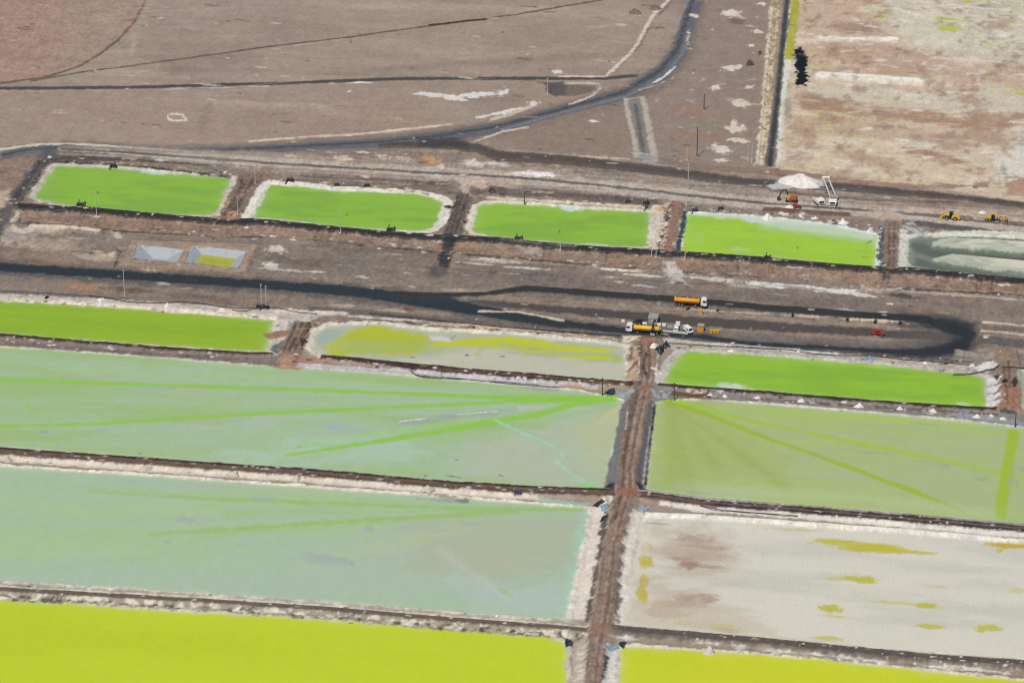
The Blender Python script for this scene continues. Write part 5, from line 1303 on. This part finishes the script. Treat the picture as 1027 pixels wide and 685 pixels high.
# filling station things
t = empty('site_cabin', 'pale grey flat roofed cabin behind the yellow tanker', 'cabin', at(654.5, 325.5))
MB().box(-1.75, 1.75, 0, 4.6, .15, 2.6, b=.05).build('wall', M['grey'], t)
MB().box(-1.9, 1.9, -.15, 4.75, 2.6, 2.78, b=.05).build('roof', M['grey'], t)
MB().box(-.5, .4, -.03, 0.0, .2, 2.2, b=.005).build('door', M['pale'], t)
MB().box(.7, 1.4, -.03, 0.0, 1.2, 2.0, b=.005).build('window', M['glass'], t)
MB().box(-1.6, 1.6, .1, .4, -.4, .15).box(-1.6, 1.6, 4.2, 4.5, -.4, .15).build('skid', M['steel'], t)
t = empty('filling_post', 'dark blue filling post standing in front of the yellow tank', 'filling post', at(654.6, 335.5))
MB().tube([(0, 0, -.2), (0, 0, 5.0)], [.34, .3], 10).build('column', M['blue'], t)
MB().bar((0, 0, 4.6), (0, 2.6, 4.9), .4).build('boom_arm', M['blue'], t)
MB().tube([(0, 2.5, 4.8), (0, 2.6, 3.7)], .18, 8).build('spout', M['steel'], t)
MB().box(-.7, .7, -.7, .1, 2.0, 2.15).box(-.7, -.62, -.7, .1, 2.15, 3.0).box(.62, .7, -.7, .1, 2.15, 3.0).build('platform', M['blue'], t)
MB().box(-.8, .8, -.6, .6, -.3, .35).build('plinth', M['pale'], t)
for (px, py, lab, sz) in [(646.5, 326, 'white water tote left of the grey cabin', 1.3), (661, 327, 'white water tote just right of the grey cabin', 1.1), (666, 327.4, 'white water tote, second to the right of the grey cabin', 1.2), (680, 325.6, 'white water tote behind the white pickup', 1.4), (625, 323.5, 'lone white water tote left of the yellow tanker cab', 1.0)]:
    t = empty('water_tote', lab, 'water tote', at(px, py), .05, 'white water totes at the filling station')
    MB().box(-sz * .6, sz * .6, -.55, .55, .16, 1.2, b=.12).build('container', M['white'], t)
    MB().box(-sz * .62, sz * .62, -.57, .57, 0, .15).build('pallet', M['steel'], t)
    MB().tube([(0, 0, 1.18), (0, 0, 1.28)], .2, 10).build('lid', M['steel'], t)
t = empty('generator', 'low grey generator box between the tanker and the white pickup', 'generator', at(672, 330), .05)
MB().box(-1.2, 1.2, -.6, .6, .25, 1.35, b=.1).build('housing', M['grey'], t)
MB().box(-1.3, 1.3, -.5, .5, 0, .25).build('skid', M['steel'], t)
MB().tube([(.8, .2, 1.3), (.8, .2, 1.9)], .08, 8).build('exhaust', M['steel'], t)
# low pale kerb rail right of the tanker
x, y, z = at(665, 332.5); x2, y2, z2 = at(690, 335)
t = tag(MB().box(-.0, math.hypot(x2 - x, y2 - y), -.3, .3, -.2, .7, tx=.05, ty=.15).build('concrete_barrier', M['pale'], None, (x, y, z), False, math.atan2(y2 - y, x2 - x)), 'long low pale concrete barrier right of the yellow tanker', 'barrier')
t = empty('instrument_cabinet', 'narrow yellow cabinet standing below the cab of the orange tanker', 'cabinet', at(703, 315))
MB().box(-.55, .55, -.4, .4, .15, 2.1, b=.06).build('housing', M['yellow'], t); MB().box(-.6, .6, -.45, .45, -.2, .15).build('plinth', M['pale'], t); MB().box(-.42, .42, -.43, -.4, .3, 1.9, b=.005).build('door', M['ochre'], t)
t = empty('guard_hut', 'orange yellow hut with grey roof right of the white van', 'hut', at(702.5, 333))
MB().box(-1.15, 1.15, -.1, 2.1, 0, 2.5, b=.03).build('wall', M['otank'], t); MB().box(-1.3, 1.3, -.3, 2.3, 2.5, 2.66, b=.05).build('roof', M['grey'], t)
MB().box(-.4, .4, -.13, -.1, .05, 2.0, b=.005).build('door', M['yellow'], t); MB().box(1.15, 1.18, .4, 1.5, 1.1, 1.9, b=.005).build('window', M['glass'], t)
for px, lab in ((713.2, 'yellow bin nearest the orange yellow hut'), (716.7, 'middle yellow bin of the three right of the hut'), (720, 'yellow bin farthest right of the orange yellow hut')):
    t = empty('bin', lab, 'bin', at(px, 334.3), .06, 'yellow bins beside the hut')
    MB().box(-.52, .52, -.5, .5, .12, 1.35, tx=-.05, ty=-.05).build('container', M['yellow'], t); MB().box(-.6, .6, -.58, .58, 1.36, 1.46).build('lid', M['ochre'], t)
    for s_ in (-1, 1): MB().tube([(s_ * .4, -.05, .1), (s_ * .4, .05, .1)], .12, 8).build('wheel', M['tyre'], t)


# poles
def pole(px, yt, yb, label, mat='pale', r=.14, group='tall poles of the salt works'):
    loc = at(px, yb)
    dpt = CAMH / (math.sin(PITCH) + (yb - CY) / F * math.cos(PITCH))
    hgt = (yb - yt) * dpt / F / math.cos(PITCH)
    t = empty('utility_pole', label, 'pole', loc, 0, group)
    MB().tube([(0, 0, -.4), (0, 0, hgt * .5), (0, 0, hgt)], [r * 1.25, r, r * .75], 8).build('shaft', M[mat], t)
    MB().box(-.35, .35, -.35, .35, -.3, .25).build('footing', M['pale'], t)
    MB().bar((-.5, 0, hgt - .25), (.5, 0, hgt - .25), .13).build('cross_arm', M[mat], t)
    return t


for a_ in [(125, 271, 297, 'tall pale pole between the black haul road and the left green pond'), (262.3, 285, 307, 'taller pale pole of the pair by the pipe cluster above the left green pond'), (267, 287, 306, 'shorter pale pole of the pair by the pipe cluster above the left green pond'),
           (97, 193, 217, 'pale pole on the near bank of the leftmost far green pond'), (256, 167, 184, 'pale pole at the upper end of the crossing between the two left far ponds'), (238.5, 197, 215, 'pale pole at the lower end of the crossing between the two left far ponds'),
           (341.5, 213, 234, 'pale pole on the near bank of the white rimmed green pond'), (690, 165, 191, 'tallest pale pole above the crossing beside the far green pond'), (688.5, 190, 206, 'thin pole standing on the reddish crossing, upper left corner of the pond below the trucks'),
           (653.5, 240, 257, 'left pole of the close pair at the foot of the crumbled salt crossing'), (658, 242, 258, 'right pole of the close pair at the foot of the crumbled salt crossing'), (687, 243, 261, 'pale pole at the lower left corner of the pond below the dump trucks'),
           (562, 241, 251, 'short pale pole on the near bank of the third far green pond'), (750, 146, 161, 'left pole of the pair just left of the canal end'), (754, 145, 163, 'right pole of the pair just left of the canal end'), (549, 79, 95, 'pale pole at the dark patch beside the curving road'),
           (452, 326, 341, 'pale pole standing in the yellow streaked grey pond'), (689, 149, 161, 'short pale pole at the foot of the desert right of the short road')]:
    pole(*a_)
for a_ in [(706, 95, 111, 'dark footed pole standing alone in the desert, farther one'), (699, 129, 158, 'tall dark leaning pole in the desert near the short road'), (676, 384, 402, 'dark post on the bank right of the central causeway'), (604, 379, 397, 'dark post on the bank left of the central causeway'),
           (526, 193, 206, 'short dark pole on the far edge of the third far green pond'), (1018, 414, 429, 'dark post at the water edge above the vertical green stripe')]:
    pole(*a_, mat='poledk', r=.2, group='dark poles')


# salt heaps and other mounds
def mound(name, label, cat, px, py, rx, ry, h, mat, group=None, jag=.3, n=9, rz=0.0, flat=.75, sink=.25):
    m = MB(); k = max(18, int(rx * 3)); k = min(k, 40)
    rings = n; vs = [(0, 0, h * .96)]; fs = []
    sd = random.uniform(0, 1000)
    for i in range(1, rings + 1):
        t_ = i / rings
        for j in range(k):
            a = 2 * math.pi * j / k
            q = 1 + jag * float(fbm(np.array([math.cos(a) * 1.3 + sd]), np.array([math.sin(a) * 1.3]), 3, 77)[0])
            zz = h * (math.cos(t_ * math.pi) * .5 + .5) ** flat * (1 - .2 * t_) * (1 + jag * float(fbm(np.array([math.cos(a) * t_ * 2.2 + sd]), np.array([math.sin(a) * t_ * 2.2 + 5]), 3, 78)[0]))
            vs.append((rx * t_ * q * math.cos(a), ry * t_ * q * math.sin(a), zz - (sink if i == rings else 0)))
    for j in range(k): fs.append((0, 1 + j, 1 + (j + 1) % k))
    for i in range(rings - 1):
        for j in range(k): fs.append((1 + i * k + j, 1 + (i + 1) * k + j, 1 + (i + 1) * k + (j + 1) % k, 1 + i * k + (j + 1) % k))
    m.add(vs, fs)
    return tag(m.build(name, mat, None, at(px, py), True, rz), label, cat, group)


mound('salt_pile', 'large white salt pile left of the slanting conveyor', 'salt pile', 803, 183.5, 9.4, 6.0, 3.3, M['salt'], jag=.3, n=14, rz=-.06, flat=.38)
mound('salt_pile', 'small white pile between the yellow loader and the grader', 'salt pile', 985, 213.5, 1.9, 1.6, 1.0, M['salt'], n=8)
mound('salt_pile', 'low white heap right under the orange excavator', 'salt pile', 792, 207.5, 2.2, 1.4, .8, M['salt'], n=7)
mound('spoil_mound', 'dark brown spoil mound left of the white foot track, near the top edge', 'mound', 637, 13, 3.6, 3.2, 2.2, M['mud']); mound('spoil_mound', 'dark brown spoil mound between the foot track and the big curving road', 'mound', 657, 9, 3.2, 2.6, 1.6, M['mud'])
mound('spoil_mound', 'round dark spoil heap on the far edge of the third far pond', 'mound', 494, 193, 2.0, 1.8, 1.6, M['steel'], jag=.2)
ordn = ['first', 'second', 'third', 'fourth', 'fifth', 'sixth', 'seventh', 'eighth', 'ninth', 'tenth']
for grp, where, pts in [('white salt heaps on the bank below the right green pond', 'along the bank below the right green pond', [(713, 396.5, 1.4), (727, 397.5, 1.3), (760, 399.5, 1.7), (803, 402, 1.7), (862, 407.5, 2.1), (903, 410.5, 1.6), (936, 413, 2.0), (980, 418, 1.7), (994, 417, 1.0), (1006, 420, 1.5)]),
                        ('pale salt heaps on the bank between the two big pale ponds', 'along the bank between the big pale green ponds', [(7, 461.5, 2.6), (148, 470, 2.6), (236, 476, 2.6), (298, 481, 2.8), (429, 491, 3.2)]),
                        ('white salt heaps above the left green pond', 'along the pipe above the left green pond', [(47, 297.5, 1.5), (102, 301, 1.8), (168, 306.5, 1.9), (223, 311, 2.0)]),
                        ('white salt heaps above the pond below the dump trucks', 'on the edge of the pond under the dump trucks', [(770, 219, 2.8), (818, 219.5, 1.8), (846, 224, 3.0), (872, 232, 2.4)]),
                        ('salt lumps on the bank under the dried white pond', 'along the bank below the dried white pond', [(712, 653, 3.0), (741, 654, 1.6), (777, 656.5, 2.6), (843, 660, 1.5), (918, 665.5, 1.3), (956, 671, 3.0), (1009, 675, 1.6)]),
                        ('white salt heaps above the right green pond', 'along the hoses above the right green pond', [(734, 352.5, 1.9), (800, 353, 1.2), (928, 364.5, 1.6), (975, 367, 1.5)])]:
    for k, (a_, b_, r_) in enumerate(pts):
        mound('salt_heap', ordn[k] + ' salt heap from left ' + where, 'salt heap', a_, b_, r_ * .8, r_ * .65, r_ * .5, M['salt'] if 'pale' not in grp and 'lumps' not in grp else M['dirtysalt'], grp, .7, 8)
# ring of salt in the desert
m = MB(); c0 = np.array(P(176.5, 118.3)); n = 40; vs = []; fs = []
rect = [(168.5, 116.5), (172, 114.8), (183, 115.4), (187.5, 121), (176, 121.8), (169.5, 120.5)]
for i in range(n):
    q = i / n * len(rect); k = int(q); f_ = q - k
    a = np.array(P(*rect[k])); b = np.array(P(*rect[(k + 1) % len(rect)])); p = a + (b - a) * f_ - c0
    u = p / np.hypot(*p)
    hh = .7 * (1 + .4 * random.uniform(-1, 1))
    for (d_, z_) in ((-.9, -.2), (-.3, hh * .9), (.3, hh), (.9, -.2)): vs.append((p[0] + u[0] * d_, p[1] + u[1] * d_, z_))
for i in range(n):
    for j in range(3): fs.append((i * 4 + j, i * 4 + j + 1, ((i + 1) % n) * 4 + j + 1, ((i + 1) % n) * 4 + j))
tag(m.add(vs, fs).build('salt_ring', M['dirtysalt'], None, (c0[0], c0[1], .05), True), 'small white ring of heaped salt lying alone in the brown desert', 'salt ring')

# conveyor
b0 = np.array(at(836, 201, 1.0)); h0 = P(825.5, 190.5); h0 = np.array([h0[0], h0[1], 5.6])
t = empty('conveyor', 'slanting pale twin conveyor rising from the right dump truck to the salt pile', 'conveyor', tuple(b0))
d = h0 - b0; side = np.array([1.0, .35, 0]); side /= np.linalg.norm(side)
for s_ in (-1, 1):
    o_ = side * s_ * 1.15
    MB().bar(tuple(o_ * 1.1), tuple(d + o_ * .9), .5).build('boom', M['pale'], t)
MB().tube([tuple(d - side * 1.6), tuple(d + side * 1.6)], .45, 10).build('head_drum', M['white'], t)
for q in (.3, .55, .8): MB().bar(tuple(d * q - side * 1.1), tuple(d * q + side * 1.1), .2).build('cross_brace', M['grey'], t)
for s_ in (-1, 1): MB().bar(tuple(d * .6 + side * s_ * 1.1), (d[0] * .6 + side[0] * s_ * 1.6, d[1] * .6 + side[1] * s_ * 1.6, -1.2), .22).build('support_leg', M['grey'], t)
MB().box(-1.5, 1.5, -1.3, 1.3, -.6, 1.0, tx=-.3, ty=-.3).build('hopper', M['grey'], t)


# pumps at the pond edges
def pump(px, py, label, rz=0.0, sc=1.0):
    t = empty('brine_pump', label, 'pump', at(px, py), rz, 'dark brine pumps at the pond edges')
    t.scale = (sc, sc, sc)
    MB().box(-1.5, 1.5, -.7, .7, 0, .25).build('skid', M['steel'], t)
    MB().tube([(-1.2, 0, .8), (.3, 0, .8)], .5, 12).build('motor', M['liner'], t)
    MB().tube([(.3, 0, .75), (.6, 0, .75), (1.1, 0, .75)], [.3, .65, .6], 12).build('pump_casing', M['steel'], t)
    MB().tube([(.9, .3, .8), (.9, 1.4, .9), (.9, 3.2, .1)], .2, 8).build('suction_pipe', M['hose'], t)
    MB().box(-1.3, .4, -.6, .6, .25, 1.2, tx=.15, ty=.15).build('engine_cover', M['liner'], t)
    MB().bar((-.6, 0, 1.1), (-.45, .1, 2.3), .22).build('exhaust', M['steel'], t)
    return t


for a_ in [(81, 207, 'dark pump on the near bank of the leftmost far green pond', .1, 1.3), (392, 232, 'dark pump on the near bank of the white rimmed far green pond', .1, 1.3), (520, 241, 'dark pump on the near bank of the third far green pond', .1, 1.3), (770, 260, 'dark pump on the near bank of the pond below the dump trucks', .1, 1.2),
           (114, 167.5, 'dark pump on the far edge of the leftmost far green pond', math.pi, 1.1), (291, 182, 'dark pump at the far edge of the white rimmed far green pond', math.pi, 1.2), (338, 186, 'smaller dark pump on the far edge of the white rimmed far pond', math.pi, .8), (368, 187, 'dark pump on the dirt strip behind the white rimmed far pond', math.pi, .9),
           (648, 205, 'dark pump at the upper right corner of the third far green pond', 3.5, 1.1), (630, 203, 'dark pump on the far edge of the third far pond, left of its corner', math.pi, .8), (697, 212, 'dark pump at the upper left corner of the pond below the trucks', math.pi, 1.0), (723, 210, 'dark pump on the far edge of the pond below the trucks', math.pi, .9),
           (260, 308.5, 'left dark pump of the pair under the twin poles', .2, .95), (267, 309, 'right dark pump of the pair under the twin poles', 2.8, .95), (47, 299, 'dark pump beside a salt heap above the left green pond', 1.2, .7), (1008, 383, 'dark pump on the brown crossing at the right edge', .3, .8)]:
    pump(*a_)


# hoses
def hose(pts, label, r=.2, mat='hose', name='hose', cat='hose'):
    ps = []
    for i in range(len(pts) - 1):
        a, b = np.array(pts[i], float), np.array(pts[i + 1], float)
        nn = max(2, int(np.hypot(*(b - a)) / 4))
        for k in range(nn): ps.append(a + (b - a) * k / nn)
    ps.append(np.array(pts[-1], float))
    sm = [ps[0]] + [(ps[i - 1] + ps[i] * 2 + ps[i + 1]) / 4 for i in range(1, len(ps) - 1)] + [ps[-1]]
    w_ = [np.array(at(q[0], q[1], r * .8)) for q in sm]
    o = w_[0].copy()
    return tag(MB().tube([tuple(q - o) for q in w_], r, 7).build(name, M[mat], None, tuple(o), True), label, cat)


hose([(90, 297), (108, 299.5), (131, 303.5), (158, 304.5), (180, 303), (200, 304.5), (225, 308.5), (240, 310), (262, 309)], 'long black hose winding along the crust above the left green pond')
hose([(233, 311), (242, 313), (255, 310.5), (266, 309.5)], 'short curved black hose ending at the pumps under the twin poles', .17)
hose([(262, 308), (280, 309.5), (300, 314), (318, 315)], 'black hose running right from the pumps to the brown crossing', .18)
hose([(668, 344.5), (700, 346.5), (757, 349.5), (790, 351), (818, 355.5), (845, 357), (875, 357), (905, 361), (950, 364), (978, 367)], 'long black hose snaking along the far edge of the right green pond')
hose([(662, 341), (690, 343.5), (720, 344.5), (757, 348), (800, 351)], 'pale pipe lying beside the black hose above the right green pond', .22, 'pale', 'pipe', 'pipe')
hose([(956, 376.3), (970, 376), (982, 374), (1002, 369)], 'black pipe reaching from the crossing into the right end of the green pond', .22, 'hose', 'pipe', 'pipe')
hose([(1004, 369), (1012, 368), (1030, 370)], 'dark pipe leading off the right edge above the small grey pond', .2, 'hose', 'pipe', 'pipe')
hose([(412, 372), (416, 376.5), (424, 378.5), (470, 381), (520, 386), (560, 389)], 'thin dark hose lying on the grey crust below the yellow streaked pond', .15)
hose([(370, 314.5), (430, 321), (500, 328), (560, 333), (622, 337)], 'long dark pipe on the bank above the yellow streaked pond', .25, 'hose', 'pipe', 'pipe')
hose([(702, 507), (722, 511.5), (740, 513), (800, 517.5)], 'dark hose lying on the bank above the dried white pond', .16)
hose([(646, 212), (650, 206.5)], 'short slanting pipe from the corner pump into the third far pond', .25, 'hose', 'pipe', 'pipe')


# liner sheets at the crossings
def sheet(pts, label, mat, name='liner_sheet', cat='liner sheet', group='liner sheets at the pond corners', hh=.25):
    c = np.mean([P(*q) for q in pts], 0); poly = np.array([P(*q) for q in pts])
    mnx, mny = poly.min(0); mxx, mxy = poly.max(0)
    # rounded outline resampled, filled with rings towards the centre
    out = []
    for i in range(len(poly)):
        a, b = poly[i], poly[(i + 1) % len(poly)]
        for k in range(5): out.append(a + (b - a) * k / 5 + np.array([random.uniform(-.25, .25), random.uniform(-.25, .25)]))
    R = 5; vs = []; fs = []; n = len(out)
    sdd = random.uniform(0, 99)
    for r_ in range(R + 1):
        q = 1 - r_ / (R + .6)
        for p in out:
            w_ = c + (p - c) * q
            gz = ground_z(*w_)
            z = gz + (-.15 if r_ == 0 else .14 + hh * abs(float(fbm(np.array([w_[0] / 1.6 + sdd]), np.array([w_[1] / 1.6]), 3, 55)[0])))
            vs.append((w_[0] - c[0], w_[1] - c[1], z))
    for r_ in range(R):
        for k in range(n): fs.append((r_ * n + k, r_ * n + (k + 1) % n, (r_ + 1) * n + (k + 1) % n, (r_ + 1) * n + k))
    fs.append(tuple(R * n + k for k in range(n)))
    return tag(MB().add(vs, fs).build(name, mat, None, (c[0], c[1], 0.0), False), label, cat, group)


sheet([(610, 390), (616, 389), (618, 395), (613, 397), (606, 395)], 'black liner sheet left of the upper causeway junction, beside the pale one', M['liner'])
sheet([(617, 391), (625, 394), (637, 393), (637, 396), (628, 400), (619, 397)], 'pale blue sheet hanging at the left side of the upper causeway junction', M['geo'])
sheet([(651, 393), (659, 393), (664, 399), (657, 399.5)], 'pale striped sheet at the right side of the upper causeway junction', M['geo'])
sheet([(664, 394), (671, 394.5), (670, 400), (664, 399)], 'small blue grey sheet below the dark post right of the upper junction', M['geo'])
sheet([(593, 508), (603, 500.5), (607, 502), (599, 509)], 'narrow black sheet at the upper right corner of the lower pale pond', M['liner'])
sheet([(601, 506), (609, 505), (611, 512), (604, 514)], 'pale blue sheet at the left side of the middle causeway junction', M['geo'])
sheet([(601, 524), (604, 518), (611, 515), (609, 521)], 'black sheet on the causeway slope below the middle junction', M['liner'])
sheet([(637, 514), (642, 508), (652, 506.5), (653, 510), (645, 514)], 'grey blue sheet at the right side of the middle causeway junction', M['geo'])
sheet([(606, 491), (612, 484), (616, 485), (616, 492)], 'black liner corner at the lower right end of the upper pale pond', M['liner'])
sheet([(636, 486), (642, 486), (650, 494), (642, 493)], 'black liner corner at the lower left end of the olive pond', M['liner'])
sheet([(566, 642), (570, 640), (575, 645), (574, 649), (567, 649)], 'black and pale sheet at the corner of the lower left yellow green pond', M['liner'])
sheet([(604, 652), (612, 648), (622, 645), (622, 651), (610, 655)], 'pale blue sheet at the right side of the lowest causeway junction', M['geo'])
sheet([(620, 646), (626, 642), (629, 645), (625, 651)], 'black sheet at the upper left corner of the lower right yellow green pond', M['liner'])
sheet([(861, 359), (870, 357.5), (880, 359), (877, 363), (866, 363)], 'faded blue tarpaulin on the crust above the right green pond', M['bluet'], 'tarpaulin', 'tarpaulin', None)
mound('liner_pile', 'heap of crumpled black liner beside the causeway head, just below the yellow tanker', 'liner pile', 662, 352, 2.9, 4.2, 1.8, M['liner'], None, .8, 10)
mound('liner_pile', 'smaller black liner heap right of the larger one above the right green pond', 'liner pile', 668, 348, 1.8, 2.0, 1.6, M['liner'], None, .8, 8)
mound('salt_pile', 'white salt lump between the black liner heaps and the causeway head', 'salt pile', 656, 347, 1.6, 2.0, 1.6, M['salt'], None, .6, 8)


# two lined basins on the platform
def basin(top, inset, depth, label, water=None):
    c = np.mean([P(*q) for q in top], 0); zt = .62
    T = [np.array(P(*q, zt)) - c for q in top]
    t = empty('lined_basin', label, 'basin', (c[0], c[1], 0.0), 0, 'small lined basins')
    B = [q * inset for q in T]
    O = [q * 1.05 for q in T]
    m = MB(); vs = [(q[0], q[1], zt) for q in O] + [(q[0], q[1], zt + .04) for q in T] + [(q[0], q[1], zt - depth) for q in B]
    fs = [(k, (k + 1) % 4, 4 + (k + 1) % 4, 4 + k) for k in range(4)] + [(4 + k, 4 + (k + 1) % 4, 8 + (k + 1) % 4, 8 + k) for k in range(4)] + [(8, 9, 10, 11)]
    m.add(vs, fs).build('liner', M['pit'], t)
    if water:
        q_ = .66; wz = zt - depth * (1 - q_) / (1 - inset)
        vs = []
        for i in range(4):
            a, b = T[i] * q_, T[(i + 1) % 4] * q_
            for k in range(6): p = a + (b - a) * k / 6; vs.append((p[0], p[1], wz))
        MB().add(vs, [tuple(range(24))]).build('brine', paint_mat('yellow_brine', (170, 172, 52), .35, .9, sc=.25, dirtcol=(138, 154, 66)), t)


basin([(138, 246), (184, 250.3), (177.5, 263), (134.5, 259.5)], .3, 3.5, 'empty grey lined basin with sloping sides, left of the one holding yellow brine')
basin([(193, 247), (247, 251.8), (239, 269), (185, 263)], .56, 3.2, 'grey lined basin holding a little yellow brine', True)
